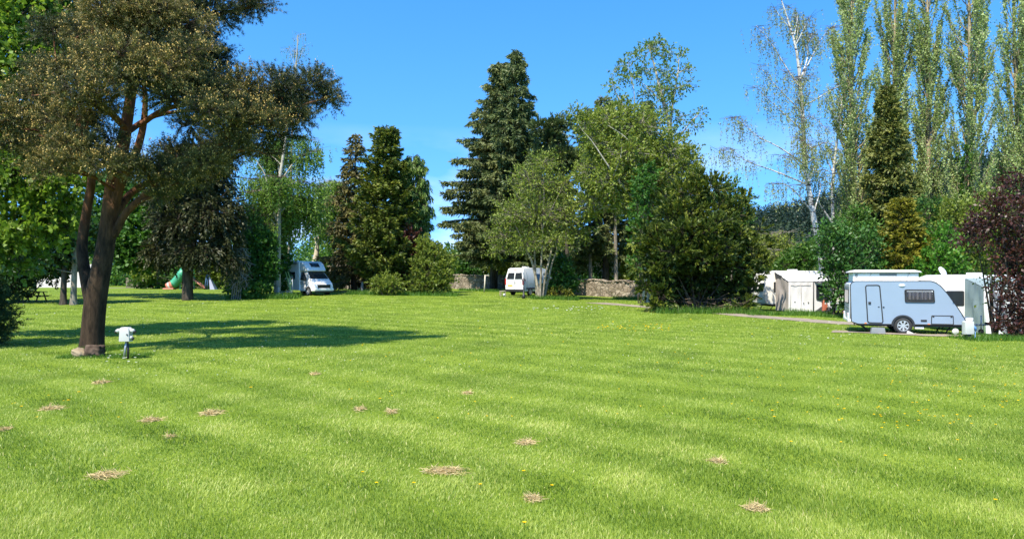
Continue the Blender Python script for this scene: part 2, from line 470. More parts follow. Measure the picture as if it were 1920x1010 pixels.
m, nt, b = nmat('lawn soil')
tc = N(nt, 'ShaderNodeTexCoord')
n1 = N(nt, 'ShaderNodeTexNoise'); n1.inputs['Scale'].default_value = .35; n1.inputs['Detail'].default_value = 10; n1.inputs['Roughness'].default_value = .7
nt.links.new(tc.outputs['Object'], n1.inputs['Vector'])
cr = ramp(nt, [(.07, .11, .012), (.13, .19, .016), (.20, .26, .028)])
cr.color_ramp.elements[0].position = .3; cr.color_ramp.elements[2].position = .7
nt.links.new(n1.outputs['Fac'], cr.inputs['Fac'])
nt.links.new(cr.outputs['Color'], b.inputs['Base Color']); b.inputs['Roughness'].default_value = .95; b.inputs['Specular IOR Level'].default_value = .1
M['soil'] = m
far = lambda a, b_: np.concatenate([-np.geomspace(b_, a, 14), np.arange(-a + 1.5, a, 1.5), np.geomspace(a, b_, 14)])
ys = np.concatenate([np.arange(-30, 110, 1.5), np.geomspace(110, 3000, 16)])
sheet('ground', far(90, 2500), ys, M['soil'])

M['gravel'] = plain('gravel road', (.27, .22, .16), .95, var=.3, scale=1.2, bump=.6, bscale=60)
def ribbon(name, pts, wl, wr, mat, dz=.02):
    p = smooth_path(np.array([[q[0], q[1]] for q in pts]), 60)
    t = unit(np.gradient(p, axis=0)); nrm = np.stack([-t[:, 1], t[:, 0]], 1)
    rg = np.random.default_rng(5)
    k = np.linspace(0, 1, 60)
    L = p + nrm * (wl + .12 * np.sin(k * 31)[:, None] + rg.normal(0, .05, (60, 1)))
    Rr = p - nrm * (wr + .12 * np.sin(k * 23 + 1)[:, None] + rg.normal(0, .05, (60, 1)))
    cols = [L * (1 - a) + Rr * a for a in np.linspace(0, 1, 6)]
    xy = np.stack(cols, 1)
    z = zt(xy[..., 0], xy[..., 1]) + dz
    g = Geo(); i = np.arange(59)[:, None] * 6 + np.arange(5)[None]
    g.add(np.concatenate([xy, z[..., None]], -1).reshape(-1, 3), np.stack([i, i + 1, i + 7, i + 6], -1).reshape(-1, 4))
    return tag(g.build(name, mat, None, True), kind='structure'), p

road_px = [(1118, 567.5), (1170, 572), (1230, 576.5), (1330, 585), (1430, 594), (1500, 599.5), (1580, 605.5), (1680, 613)]
road_pts = [Gv(u, v)[:2] for u, v in road_px]
road_o, road_c = ribbon('road', road_pts, .95, .95, M['gravel'])
hard_pts = [Gv(1560, 621.5)[:2], Gv(1640, 624)[:2], Gv(1720, 628)[:2], Gv(1800, 630)[:2], Gv(1850, 632)[:2]]
hard_o, hard_c = ribbon('path', hard_pts, .6, .45, M['gravel'])
far_path, far_c = ribbon('path', [P(640, 0, 68)[:2], P(672, 0, 68)[:2], P(700, 0, 69)[:2]], .9, .9, M['gravel'])
fp2, fc2 = ribbon('path', [P(190, 0, 88)[:2], P(250, 0, 88)[:2], P(300, 0, 90)[:2]], 1.2, 1.2, M['gravel'])

# ------------------------------------------------------------------ lawn
def vnoise(x, y, seed, f):
    r = np.random.default_rng(seed); o = 0
    for k in range(6):
        a = r.uniform(0, 6.28); q = f * r.uniform(.6, 1.7)
        o = o + np.sin(q * (x * math.cos(a) + y * math.sin(a)) + r.uniform(0, 6.28))
    return o / 3.0

def near_line(x, y, c, hw):
    d = np.full(len(x), 1e9)
    for k in range(0, len(c)):
        d = np.minimum(d, (x - c[k, 0]) ** 2 + (y - c[k, 1]) ** 2)
    return d < hw * hw

straw_px = [(285, 788, 27, 8), (398, 776, 34, 9), (205, 893, 50, 16), (832, 885, 64, 14), (985, 831, 28, 10), (999, 936, 26, 13), (95, 767, 30, 7), (735, 773, 15, 8),
            (1420, 955, 36, 10), (188, 718, 20, 6), (876, 738, 12, 5), (8, 806, 12, 7), (675, 768, 14, 7), (590, 702, 12, 4), (1348, 866, 22, 9), (320, 820, 12, 5)]
straw_w = [Gv(u, v) for u, v, _, _ in straw_px]

def lawn():
    g = Geo(); rng = np.random.default_rng(11)
    for y0, y1, n, wd, hh in ((4.9, 7.5, 150000, .0060, .042), (7.5, 11, 150000, .0076, .040), (11, 17, 140000, .011, .040), (17, 27, 120000, .017, .042),
                              (27, 42, 95000, .028, .045), (42, 72, 90000, .05, .045)):
        y = rng.uniform(y0 ** .5, y1 ** .5, n) ** 2
        x = rng.uniform(-1, 1, n) * (.72 * y + 1.6)
        k = ~near_line(x, y, road_c, .85) if y1 > 27 else np.ones(n, bool)
        if y1 > 20: k &= ~near_line(x, y, hard_c, .75)
        x, y = x[k], y[k]; n = len(x)
        st = np.sin(stripe_phase(x, y) * 2 * np.pi / 1.7)
        st = np.tanh(1.8 * st + .45 * vnoise(x, y, 6, .9)) * np.clip(.95 - .40 * sst(x, -5, 8) + .32 * vnoise(x, y, 7, .3), .3, 1.15)
        pa = vnoise(x, y, 3, .55); pb = vnoise(x, y, 4, 2.6); pc = vnoise(x, y, 8, 7.0)
        tone = .46 + .085 * st + .045 * pa + .06 * pb + .05 * pc + rng.normal(0, .12, n)  # stripe term tints in the light and dark of leaning mown blades
        wd_ = vnoise(x, y, 9, 1.5) + .35 * vnoise(x, y, 10, 5.0)
        tone = tone - .15 * np.clip((wd_ - .85) / .3, 0, 1)       # darker clover and weed patches
        tone = np.where((rng.uniform(size=n) < .018 + .02 * (pa > .5)), rng.uniform(.8, 1, n), np.clip(tone, 0, .82))
        # tufts: blades gather a little and grow longer where the mower missed
        h = hh * rng.uniform(.45, 1.25, n) * (1 + .35 * np.clip(pb, -.5, 1) - .12 * st)
        for (sw, (_, _, ru, _)) in zip(straw_w, straw_px):
            d2 = (x - sw[0]) ** 2 + (y - sw[1]) ** 2
            h = np.where(d2 < (ru / F * sw[1]) ** 2, h * .45, h)
        base = np.stack([x, y, zt(x, y) + .001], 1)
        lean = np.stack([st * .11 + .12 * pa, .04 + st * .155 + .1 * pb, np.zeros(n)], 1) + rng.normal(0, .42, (n, 3)) * [1, 1, 0]
        a = rng.uniform(0, np.pi, n); s = np.stack([np.cos(a), np.sin(a) * .6, np.zeros(n)], 1) * (wd * rng.uniform(.6, 1.3, n) * .5)[:, None]
        tip = base + lean * h[:, None] + np.array([0, 0, 1]) * h[:, None]
        if y1 <= 11:
            mid = base + lean * (h * .35)[:, None] + np.array([0, 0, .62]) * h[:, None]
            v = np.stack([base - s, base + s, mid + s * .8, mid - s * .8, tip], 1).reshape(-1, 3)
            i = np.arange(n)[:, None] * 5
            g.add(v, i + np.array([[0, 1, 2, 3]]), np.repeat(tone, 5))
            g.f3.append(i + np.array([[3, 2, 4]]) + g.n - n * 5); g.m3.append(np.zeros(n, np.int32))
        else:
            v = np.stack([base - s, base + s, tip], 1).reshape(-1, 3)
            g.add(v, np.arange(n * 3).reshape(-1, 3), np.repeat(tone, 3))
    return tag(g.build('grass', M['grass']), kind='stuff')
lawn()

def rough(name, spots, n, hgt, seed, mat='rough_grass', wd=.03):
    """longer unmown grass round the feet of trees and bushes"""
    g = Geo(); rng = np.random.default_rng(seed)
    for u0, u1, y, dy, hm in spots:
        k = int(n * abs(u1 - u0) / 60)
        u = rng.uniform(u0, u1, k); yy = y + rng.uniform(-dy, dy, k)
        x = (u - 960) / F * y
        h = hgt * hm * rng.uniform(.4, 1.3, k)
        base = np.stack([x, yy, zt(x, yy)], 1)
        lean = rng.normal(0, .35, (k, 3)) * [1, 1, 0]
        a = rng.uniform(0, np.pi, k); s = np.stack([np.cos(a), np.sin(a), np.zeros(k)], 1) * (wd * y / 45 * rng.uniform(.6, 1.3, k))[:, None] * .5
        v = np.stack([base - s, base + s, base + lean * h[:, None] + np.array([0, 0, 1.]) * h[:, None]], 1).reshape(-1, 3)
        g.add(v, np.arange(k * 3).reshape(-1, 3), np.repeat(np.clip(rng.normal(.45, .2, k), 0, 1), 3))
    return tag(g.build(name, M[mat]), kind='stuff')
rough('grass', [(1225, 1420, 45.0, 1.2, 1.5), (1400, 1600, 43, .8, .8), (430, 560, 57, 1.0, 1.6), (650, 860, 63, 1.0, 1.3), (1150, 1235, 68, 1.0, 1.0), (995, 1085, 61.5, .6, 1.2), (1800, 1960, 26.3, .8, .7),
                (120, 280, 20.6, .5, .35), (150, 215, 22.3, .6, .6), (1480, 1590, 44.5, 1.0, 1.2), (860, 1010, 80, 2, 1)], 900, .28, 21)

# dried clippings, each heap its own thing
def straw_heap(c, rx, ry, seed):
    rng = np.random.default_rng(seed); n = int(700 * min(1.8, rx / .35))
    g = Geo()
    d = rng.normal(0, .30, (n, 2)) * rng.choice([.5, 1, 1.2], (n, 1)) + rng.normal(0, .16, (4, 2))[rng.integers(0, 4, n)] * [1, .7]; d[:, 0] += .5 * .35 * np.sin(3 * d[:, 1] * 2 + seed)
    d = d / (1 + .55 * np.linalg.norm(d, axis=1, keepdims=True) ** 2) ** .5
    x = c[0] + d[:, 0] * rx; y = c[1] + d[:, 1] * ry
    hh = .022 * np.exp(-(d ** 2).sum(1) * 1.2) * (1 + .5 * np.sin(9 * d[:, 0] + seed))
    z = zt(x, y) + rng.uniform(.02, 1, n) * np.maximum(hh, .012) + .012
    a = np.stack([x, y, z], 1); dr = rng.normal(0, 1, (n, 3)) * [1, 1, .28]
    strips(g, a, a + unit(dr) * rng.uniform(.03, .11, n)[:, None], .006 * max(1, c[1] / 9), rng, np.clip(rng.normal(.55, .25, n), 0, 1))
    o = g.build('hay_clump', M['straw']); return tag(o, kind='thing')
straw_lab = ['pale heap of dried clippings between the thin left strip and the wide flat patch', 'wide flat patch of dried clippings on the lawn below the tree shadow', 'large tan heap of dried clippings in the left foreground lawn',
             'widest strip of dried clippings in the middle foreground lawn', 'compact heap of dried clippings right of the lawn centre', 'round tan heap of dried clippings closest to the bottom edge',
             'long thin strip of dried clippings at the far left of the lawn', 'little raised heap of dried clippings in the middle of the lawn', 'stringy brown clippings in the right foreground lawn',
             'faint small patch of clippings just below the two stones', 'tiny patch of clippings farthest from the camera in mid lawn', 'heap of dried clippings cut by the left edge of the photo',
             'thin straggly clippings beside the little raised heap', 'faintest clippings just under the dark tree shadow', 'faint thin clippings in the right half of the lawn', 'tiny straw tuft under the two paired heaps on the left']
for i, (c, (u, v, ru, rv)) in enumerate(zip(straw_w, straw_px)):
    tag(straw_heap(c, ru / F * c[1] * .9, rv / F * c[1] ** 2 / EYE * .85, 40 + i), straw_lab[i], 'dried grass', 'heaps of dried clippings on the lawn')

# dandelions: the near ones one by one, the far sprinkle as stuff
def flower_at(g, c, r, rng):
    k = 14
    a = np.arange(k) / k * 2 * np.pi
    for rr, z in ((1.0, 0), (.6, .25)):
        dd = np.stack([np.cos(a + z), np.sin(a + z), np.full(k, .35 + z)], 1)
        leaves(g, np.repeat(c[None], k, 0), unit(dd), r * rr, r * .45, rng, rng.uniform(0, 1, k), face=np.array([[0, 0, 1.]]))
dand_px = [(680, 897), (706, 918), (900, 921), (1867, 951), (982, 895), (1035, 923), (983, 995), (1483, 838), (1577, 839), (1660, 865), (1800, 873), (1795, 835), (1452, 790), (1448, 778), (776, 918), (712, 755), (128, 758), (148, 742), (40, 770), (470, 733)]
rngd = np.random.default_rng(3)
for i, (u, v) in enumerate(dand_px):
    c = Gv(u, v)
    root = empty('dandelion', c, 0, 'small yellow dandelion flower standing in the mown lawn', 'flower', 'dandelions on the near lawn')
    g = Geo(); top = c + np.array([0, 0, .075])
    flower_at(g, top, .023 * max(1, c[1] / 9), rngd)
    g.build('flower_head', M['dandelion'], root)
    g = Geo(); tube(g, [c, top], [.003, .003], 4); g.build('stem', M['rough_grass'], root)
g = Geo(); rng = np.random.default_rng(17)
def sprinkle(u0, u1, v0, v1, n, r, m):
    for _ in range(n):
        c = Gv(rng.uniform(u0, u1), rng.uniform(v0, v1)); c[2] += .06
        k = 7; a = np.arange(k) / k * 6.283
        leaves(g, np.repeat(c[None], k, 0), unit(np.stack([np.cos(a), np.sin(a), np.full(k, .6)], 1)), r * max(1, c[1] / 14), r * .6 * max(1, c[1] / 14), rng, rng.uniform(0, 1, k), m)
sprinkle(1560, 1915, 725, 810, 62, .022, 0); sprinkle(1120, 1260, 610, 624, 40, .022, 0); sprinkle(600, 1900, 600, 800, 90, .02, 0); sprinkle(10, 260, 745, 800, 8, .02, 0); sprinkle(1400, 1915, 690, 760, 25, .02, 0)
sprinkle(1000, 1130, 575, 584, 30, .022, 1); sprinkle(10, 700, 570, 720, 90, .018, 1); sprinkle(700, 1915, 600, 700, 90, .016, 1); sprinkle(200, 290, 660, 685, 12, .03, 1); sprinkle(1500, 1700, 595, 650, 20, .022, 1)
tag(g.build('flowers', [M['dandelion'], M['white_flower']]), kind='stuff')
# ------------------------------------------------------------------ trees
D0 = dict(dens=60, per=5, slen=.5, L=.2, W=.13)
def W(base, **k):
    d = dict(base); d.update(k); return d

# --- the big pine in front
def pine():
    Y0 = 22.6
    trunk = [[(172, 664, 0, .47), (173, 640, 0, .345), (180, 560, 0, .315), (200, 450, 0, .26), (213, 345, 0, .225), (228, 290, .1, .195), (240, 215, .2, .165), (252, 140, .2, .14), (266, 80, .2, .11), (285, 0, .2, .085), (298, -70, .1, .05), (305, -125, 0, .02)],
             [(205, 420, 0, .20), (228, 335, -.1, .15), (250, 300, -.2, .12), (268, 240, -.2, .10), (272, 180, -.3, .07), (262, 120, -.6, .04)],
             [(176, 590, -.05, .20), (163, 530, .25, .18), (154, 465, .5, .16), (162, 400, .7, .14), (172, 330, .8, .12), (160, 260, 1, .10), (125, 200, 1.3, .06)],
             [(214, 440, 0, .13), (240, 395, -.2, .11), (300, 345, -.4, .095), (360, 300, -.4, .085), (400, 278, -.4, .08), (430, 252, -.4, .07), (480, 228, -.3, .055), (560, 200, 0, .04), (620, 180, .3, .02)],
             [(215, 400, .1, .13), (262, 350, 1.2, .10), (340, 335, 1.8, .07), (430, 300, 2.0, .04), (470, 285, 2, .02)],
             [(224, 305, .1, .12), (170, 280, -1.0, .08), (100, 262, -1.4, .05), (50, 246, -1.4, .02)],
             [(236, 240, .1, .11), (185, 195, -1.2, .08), (115, 175, -1.4, .05), (60, 180, -1.2, .02)],
             [(250, 160, .2, .10), (195, 110, -1.2, .07), (140, 75, -1.2, .03)],
             [(262, 100, .2, .10), (320, 65, .1, .08), (400, 30, .3, .055), (500, 8, .5, .02)],
             [(262, 235, -.2, .09), (310, 205, -1.0, .07), (380, 190, -1.6, .05), (450, 170, -1.2, .03)],
             [(250, 150, .2, .09), (300, 120, 1.6, .06), (360, 100, 2.4, .03)],
             [(235, 250, .1, .10), (300, 215, 1.8, .07), (440, 200, 3.0, .03)]]
    C = [(10, 215, 50, 24, -1.8), (15, 268, 45, 18, -1.8), (-30, 240, 40, 24, -2), (90, 318, 45, 16, -2.4), (270, -50, 110, 36, 0), (210, -85, 80, 34, .6), (330, -95, 80, 34, -.6), (120, -40, 70, 35, .5), (390, -60, 70, 35, .4),
         (400, 18, 75, 30, .2), (478, 6, 50, 24, .5), (330, 42, 75, 30, -1.5), (240, 40, 65, 30, -2), (165, 55, 50, 22, -1), (375, 82, 50, 32, 1), (410, 108, 28, 22, 1.4),
         (300, 98, 65, 28, -1.4), (200, 112, 70, 26, -2), (130, 140, 72, 24, -1), (62, 172, 52, 20, -.6), (250, 152, 80, 28, -2.6), (340, 150, 72, 30, -1.6), (170, 190, 72, 24, -2), (112, 222, 62, 20, -1.6), (60, 244, 40, 16, -1),
         (395, 178, 62, 34, -1.5), (455, 168, 55, 36, -.6), (525, 165, 55, 38, 0), (585, 160, 48, 36, .4), (615, 185, 30, 26, .5), (480, 222, 62, 28, -1), (560, 222, 45, 24, .1), (420, 226, 52, 24, -1.5), (520, 250, 42, 18, 0),
         (160, 292, 72, 24, -2), (100, 292, 55, 20, -1.5), (205, 312, 55, 20, -2.3), (132, 265, 50, 18, -2), (62, 300, 36, 15, -1), (210, 265, 32, 16, -1.6), (300, 128, 60, 26, -2.8), (225, 95, 55, 24, -3), (390, 205, 50, 24, -2.4), (150, 165, 60, 22, -2.8), (320, 185, 55, 22, -2.4), (200, 20, 60, 28, -2.6), (290, 15, 60, 28, -2.4), (350, 95, 50, 26, -2.4), (290, 320, 50, 20, -1.4), (250, 330, 40, 16, 1.4), (430, 262, 60, 24, 1.6), (335, 338, 42, 17, -1.3), (385, 302, 46, 18, -1.3), (300, 368, 30, 12, -1.1), (270, 300, 34, 14, -1.6), (440, 268, 44, 16, -1.2), (330, 285, 50, 20, 2.2), (520, 215, 50, 26, 1.4),
         (352, 330, 55, 22, 1.2), (400, 302, 45, 22, .6), (300, 350, 34, 16, .6), (450, 282, 36, 18, 1), (500, 285, 30, 14, 1),
         (200, 70, 75, 34, 3), (360, 125, 80, 34, 3), (150, 222, 65, 26, 2.8), (450, 205, 70, 32, 3.2), (90, 130, 55, 26, 3), (100, 60, 50, 26, 1.6), (260, 105, 70, 30, 3.8), (170, 112, 60, 28, 3.4), (400, 165, 60, 28, 3.6), (250, 30, 60, 28, 4), (310, 20, 80, 34, 3.2), (540, 190, 46, 26, 2.6), (360, 235, 40, 18, 2.2)]
    cl = []
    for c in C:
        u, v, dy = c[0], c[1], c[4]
        dark = u > 500 or (u > 380 and v < 130) or dy > .9  # right and rear clumps coloured darker for shade, with fewer pollen cones
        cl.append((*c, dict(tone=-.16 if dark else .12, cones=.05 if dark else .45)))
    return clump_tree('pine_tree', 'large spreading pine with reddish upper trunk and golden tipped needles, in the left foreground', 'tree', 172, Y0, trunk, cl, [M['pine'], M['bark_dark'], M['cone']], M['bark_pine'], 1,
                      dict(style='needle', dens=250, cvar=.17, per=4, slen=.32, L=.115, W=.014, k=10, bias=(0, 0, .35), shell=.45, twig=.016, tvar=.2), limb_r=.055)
pine()

# --- broadleaf and mixed crowns given as masses
LEAFY = dict(style='leaf', dens=120, per=7, slen=.6, L=.2, W=.15, bias=(0, 0, .15), shell=.42, twig=.012, wild=.9)

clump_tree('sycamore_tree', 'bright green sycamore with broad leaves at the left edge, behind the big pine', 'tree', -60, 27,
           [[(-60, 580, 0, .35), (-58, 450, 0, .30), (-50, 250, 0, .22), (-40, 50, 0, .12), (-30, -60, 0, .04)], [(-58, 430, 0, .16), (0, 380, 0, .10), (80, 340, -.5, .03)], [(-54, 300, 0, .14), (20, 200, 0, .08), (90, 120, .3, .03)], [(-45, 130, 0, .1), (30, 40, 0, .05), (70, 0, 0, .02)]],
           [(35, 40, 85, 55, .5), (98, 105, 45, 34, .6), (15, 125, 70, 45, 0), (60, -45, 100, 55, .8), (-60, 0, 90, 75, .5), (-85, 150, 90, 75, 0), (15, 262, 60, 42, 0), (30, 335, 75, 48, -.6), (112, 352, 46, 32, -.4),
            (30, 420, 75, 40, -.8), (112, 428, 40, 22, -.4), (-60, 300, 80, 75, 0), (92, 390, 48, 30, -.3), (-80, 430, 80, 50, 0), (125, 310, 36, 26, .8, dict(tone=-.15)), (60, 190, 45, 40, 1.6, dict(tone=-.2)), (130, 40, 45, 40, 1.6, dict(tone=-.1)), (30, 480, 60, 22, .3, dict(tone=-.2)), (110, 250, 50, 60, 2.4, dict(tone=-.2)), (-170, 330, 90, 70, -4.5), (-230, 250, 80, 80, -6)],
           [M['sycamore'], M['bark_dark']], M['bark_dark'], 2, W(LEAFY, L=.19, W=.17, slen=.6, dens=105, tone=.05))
clump_tree('maple_tree', 'dark green broadleaf tree directly behind the pine trunk', 'tree', 188, 58,
           [[(188, 565, 0, .22), (200, 480, 0, .18), (230, 400, 0, .10), (250, 350, 0, .04)], [(196, 500, 0, .1), (250, 450, -.4, .05), (290, 430, -.5, .02)]],
           [(262, 430, 48, 42, -.6), (300, 452, 38, 32, -.6), (232, 462, 32, 34, -1), (272, 492, 46, 16, -.8), (245, 382, 42, 40, 0), (170, 420, 45, 50, 1), (120, 440, 45, 40, 1), (210, 350, 40, 30, .8), (300, 400, 35, 30, .6)],
           [M['maple'], M['bark_dark']], M['bark_dark'], 3, W(LEAFY, L=.3, W=.25, dens=60))
clump_tree('conifer_tree', 'dull brownish drooping conifer with dark trunk beside the green tube slide', 'tree', 352, 55,
           [[(352, 549, 0, .42), (352, 480, 0, .33), (356, 400, 0, .22), (360, 300, 0, .08)]],
           [(360, 330, 58, 38, 0), (392, 400, 50, 46, -.4), (330, 425, 48, 38, -.6), (372, 470, 56, 24, -.8), (422, 440, 24, 44, 0), (312, 362, 40, 36, 0), (370, 290, 40, 30, 0), (350, 380, 50, 45, 1.2), (400, 350, 40, 35, .8), (425, 490, 18, 22, -.4), (300, 470, 30, 30, .3), (405, 300, 34, 26, .3), (330, 310, 40, 26, .4), (440, 400, 16, 36, .3)],
           [M['dullgreen'], M['twig_brown']], M['bark_dark'], 4, dict(style='plume', dens=64, per=6, slen=.7, L=.26, W=.08, bias=(0, 0, -.35), droop=.5, shell=.45, twig=.03, tone=-.12))
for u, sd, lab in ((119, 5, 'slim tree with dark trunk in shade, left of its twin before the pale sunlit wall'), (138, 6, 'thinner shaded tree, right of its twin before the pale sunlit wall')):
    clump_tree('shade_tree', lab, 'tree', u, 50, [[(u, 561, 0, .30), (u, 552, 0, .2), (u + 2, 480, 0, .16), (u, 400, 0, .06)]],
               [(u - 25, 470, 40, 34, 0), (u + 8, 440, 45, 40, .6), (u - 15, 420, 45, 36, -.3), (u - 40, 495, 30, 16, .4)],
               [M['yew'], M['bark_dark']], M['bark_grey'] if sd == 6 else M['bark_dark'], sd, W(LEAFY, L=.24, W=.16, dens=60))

def bush(name, label, cat, u, y, clumps, mat, seed, p, group=None, stems=5, bark='bark_dark', extra=None):
    rng = np.random.default_rng(seed)
    vb = HV + (EYE - G(u, y)[2]) / y * F
    paths = []
    for k in range(stems):
        c = clumps[k % len(clumps)]
        du = rng.uniform(-.3, .3) * c[2]
        paths.append([(u + rng.uniform(-4, 4), vb + 1, rng.uniform(-.2, .2), .05), ((u + c[0] + du) / 2 + du * .2, (vb + c[1]) / 2 + 5, c[4] * .5, .035), (c[0] + du, c[1], c[4], .012)])
    return clump_tree(name, label, cat, u, y, paths, clumps, [M[mat], M[bark]] + (extra or []), M[bark], seed, p, group, limbs=False, foliage='foliage')

BUSH = dict(style='leaf', dens=110, per=6, slen=.35, L=.16, W=.09, bias=(0, 0, .25), shell=.4, twig=.012)
bush('yew_bush', 'nearly black yew bush cut by the left edge of the lawn', 'bush', -25, 24, [(-25, 590, 52, 50, 0), (-5, 565, 26, 20, .2), (5, 610, 20, 26, -.3), (-40, 560, 40, 30, .3), (-10, 630, 24, 18, 0)], 'yew', 7, dict(style='needle', dens=420, per=5, slen=.25, L=.08, W=.014, k=9, bias=(0, 0, .3), shell=.4))
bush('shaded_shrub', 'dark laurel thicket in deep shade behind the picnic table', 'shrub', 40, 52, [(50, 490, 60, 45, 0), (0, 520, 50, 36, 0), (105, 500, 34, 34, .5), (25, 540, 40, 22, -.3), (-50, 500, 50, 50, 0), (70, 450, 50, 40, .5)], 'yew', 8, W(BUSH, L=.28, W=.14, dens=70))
bush('hedge', 'low clipped green hedge behind the green tube slide', 'hedge', 300, 82, [(265, 527, 24, 12, 0), (300, 528, 30, 12, 0), (335, 529, 28, 12, 0), (365, 530, 28, 13, 0), (395, 529, 26, 13, 0), (410, 522, 20, 18, .5)], 'shrub', 9, W(BUSH, L=.3, W=.17, dens=80))
bush('laurel_shrub', 'sunny pale green shrub behind the small pink slide', 'shrub', 405, 78, [(385, 505, 24, 22, 0), (410, 500, 22, 24, .4), (430, 515, 20, 22, 0), (270, 512, 26, 12, 2)], 'olive', 10, W(BUSH, L=.3, W=.17, dens=80))

# --- hanging foliage
def strands(g, p, ln, rng, r, step=.16, L=.1, W=.05, tw=.014, mt=1, sway=.12, m=0, leafless=0.0):
    n = len(p)
    sw = rng.normal(0, sway, (n, 3)) * [1, 1, 0]
    A = p; K = 5
    prev = A
    for k in range(1, K + 1):
        t = k / K
        q = A + sw * (ln * t ** .8)[:, None] + np.array([0, 0, -1.]) * (ln * t)[:, None]
        strips(g, prev, q, tw * (1.1 - .6 * t), rng, .5, mt); prev = q
    cnt = np.maximum(2, (ln / step).astype(int)); idx = np.repeat(np.arange(n), cnt)
    t = rng.uniform(.05, 1, len(idx))
    if leafless: 
        keep = rng.uniform(0, 1, len(idx)) > leafless; idx, t = idx[keep], t[keep]
    pos = A[idx] + sw[idx] * (ln[idx] * t ** .8)[:, None] + np.array([0, 0, -1.]) * (ln[idx] * t)[:, None]
    d = unit(rdir(rng, len(idx)) + np.array([0, 0, -.7]))
    leaves(g, pos, d, L * rng.uniform(.7, 1.3, len(idx)), W, rng, np.clip(r[idx] + rng.normal(0, .12, len(idx)), 0, 1), m)

def weeping_tree(name, label, u, y0, trunk, branches, seed, lmat, bark, ln=(.8, 2.2), den=5.0, group=None, side=1.0, L=.11, Wd=.055, step=.15, twig='twig_red', depth_copies=True, start=.3, leafless=0., tw=.016, tone=0., back=None):
    rng = np.random.default_rng(seed)
    root = empty(name, G(u, y0), 0, label, 'tree', group)
    tg, cg = Geo(), Geo()
    tree_skeleton(tg, trunk, y0)
    base_x = P(u, 500, y0)[0]
    lims = [list(b_) for b_ in branches]
    if depth_copies:                            # the same habit towards and away from the camera
        for b_ in branches:
            v0 = b_[0]; L0 = b_[-1][0] - v0[0]; sg = rng.choice([-1, 1]) if back is None else 1
            lims.append([(v0[0] + (q[0] - v0[0]) * rng.uniform(-.35, .45), q[1] + rng.uniform(-8, 8) * i, q[2] + sg * abs(q[0] - v0[0]) / F * y0 * .8, q[3]) for i, q in enumerate(b_)])
    for b_ in lims:
        q = np.array([[*P(a, v, y0 + (dy if back is None or dy < -.9 else abs(dy) + back * k_ / 2)), r] for k_, (a, v, dy, r) in enumerate(b_)])
        s = smooth_path(q, 16); tube(tg, s[:, :3], np.maximum(s[:, 3], .01), 6)
        ll = np.linalg.norm(np.diff(s[:, :3], axis=0), axis=1).sum()
        n = max(4, int(ll * den))
        t = rng.uniform(start, 1, n) ** .8; i = np.minimum((t * 15).astype(int), 14); fr = (t * 15 - i)[:, None]
        p = s[i, :3] * (1 - fr) + s[i + 1, :3] * fr
        off = rng.normal(0, 1, (n, 3)) * [.55, .55, .12] * side * (.25 + .5 * t)[:, None]
        off[:, 2] = np.abs(off[:, 2]) * rng.uniform(.2, 1.6, n)
        tip = p + off
        strips(cg, p, tip, .022, rng, .5, 1)
        tone_b = rng.normal(.5 + tone, .1)
        lens = rng.uniform(*ln, n) * rng.uniform(.5, 1.0, n)
        strands(cg, tip, lens, rng, np.clip(tone_b + rng.normal(0, .12, n), 0, 1), step, L, Wd, tw, leafless=leafless)
    tg.build('trunk', M[bark], root, True)
    cg.build('crown', [M[lmat], M[twig]], root)
    return root

# the weeping birch before the sky on the right
weeping_tree('birch_tree', 'tall white trunked weeping birch with sparse hanging twigs, left of the poplars', 1545, 50,
    [[(1546, 585, 0, .24), (1540, 480, 0, .20), (1530, 430, 0, .185), (1519, 370, 0, .17), (1509, 300, 0, .155), (1504, 200, 0, .125), (1494, 100, 0, .085), (1478, 40, 0, .055), (1462, -10, 0, .03), (1450, -60, 0, .015)]],
    [[(1503, 170, 0, .05), (1470, 120, 0, .035), (1445, 80, 0, .025), (1418, 48, 0, .01)], [(1503, 145, 0, .05), (1530, 92, 0, .035), (1550, 60, 0, .02), (1566, 48, 0, .01)],
     [(1507, 215, 0, .05), (1478, 185, 0, .03), (1445, 150, 0, .02), (1420, 120, 0, .01)], [(1510, 250, 0, .05), (1480, 222, 0, .03), (1450, 195, 0, .02), (1412, 160, 0, .01)],
     [(1514, 312, 0, .06), (1462, 277, 0, .04), (1415, 252, 0, .025), (1388, 222, 0, .012), (1372, 222, 0, .006)], [(1519, 348, 0, .06), (1450, 320, 0, .04), (1400, 302, 0, .025), (1368, 278, 0, .012), (1350, 285, 0, .006)],
     [(1507, 200, 0, .05), (1540, 180, 0, .03), (1575, 160, 0, .012)], [(1512, 285, 0, .05), (1548, 268, 0, .03), (1580, 285, 0, .012)], [(1490, 65, 0, .03), (1462, 30, 0, .02), (1450, 12, 0, .01)],
     [(1492, 85, 0, .035), (1512, 45, 0, .02), (1520, 30, 0, .01)], [(1518, 340, 0, .05), (1490, 300, -.5, .03), (1460, 290, -.8, .012)], [(1505, 160, 0, .04), (1480, 140, 0, .02), (1462, 130, 0, .01)],
     [(1516, 330, 0, .05), (1545, 318, 0, .03), (1570, 335, 0, .01)], [(1526, 400, 0, .05), (1480, 350, -.4, .03), (1440, 345, -.6, .012)]],
    31, 'catkin', 'bark_birch', ln=(.7, 2.3), den=15, leafless=.1, L=.13, Wd=.065, step=.11, tw=.009)
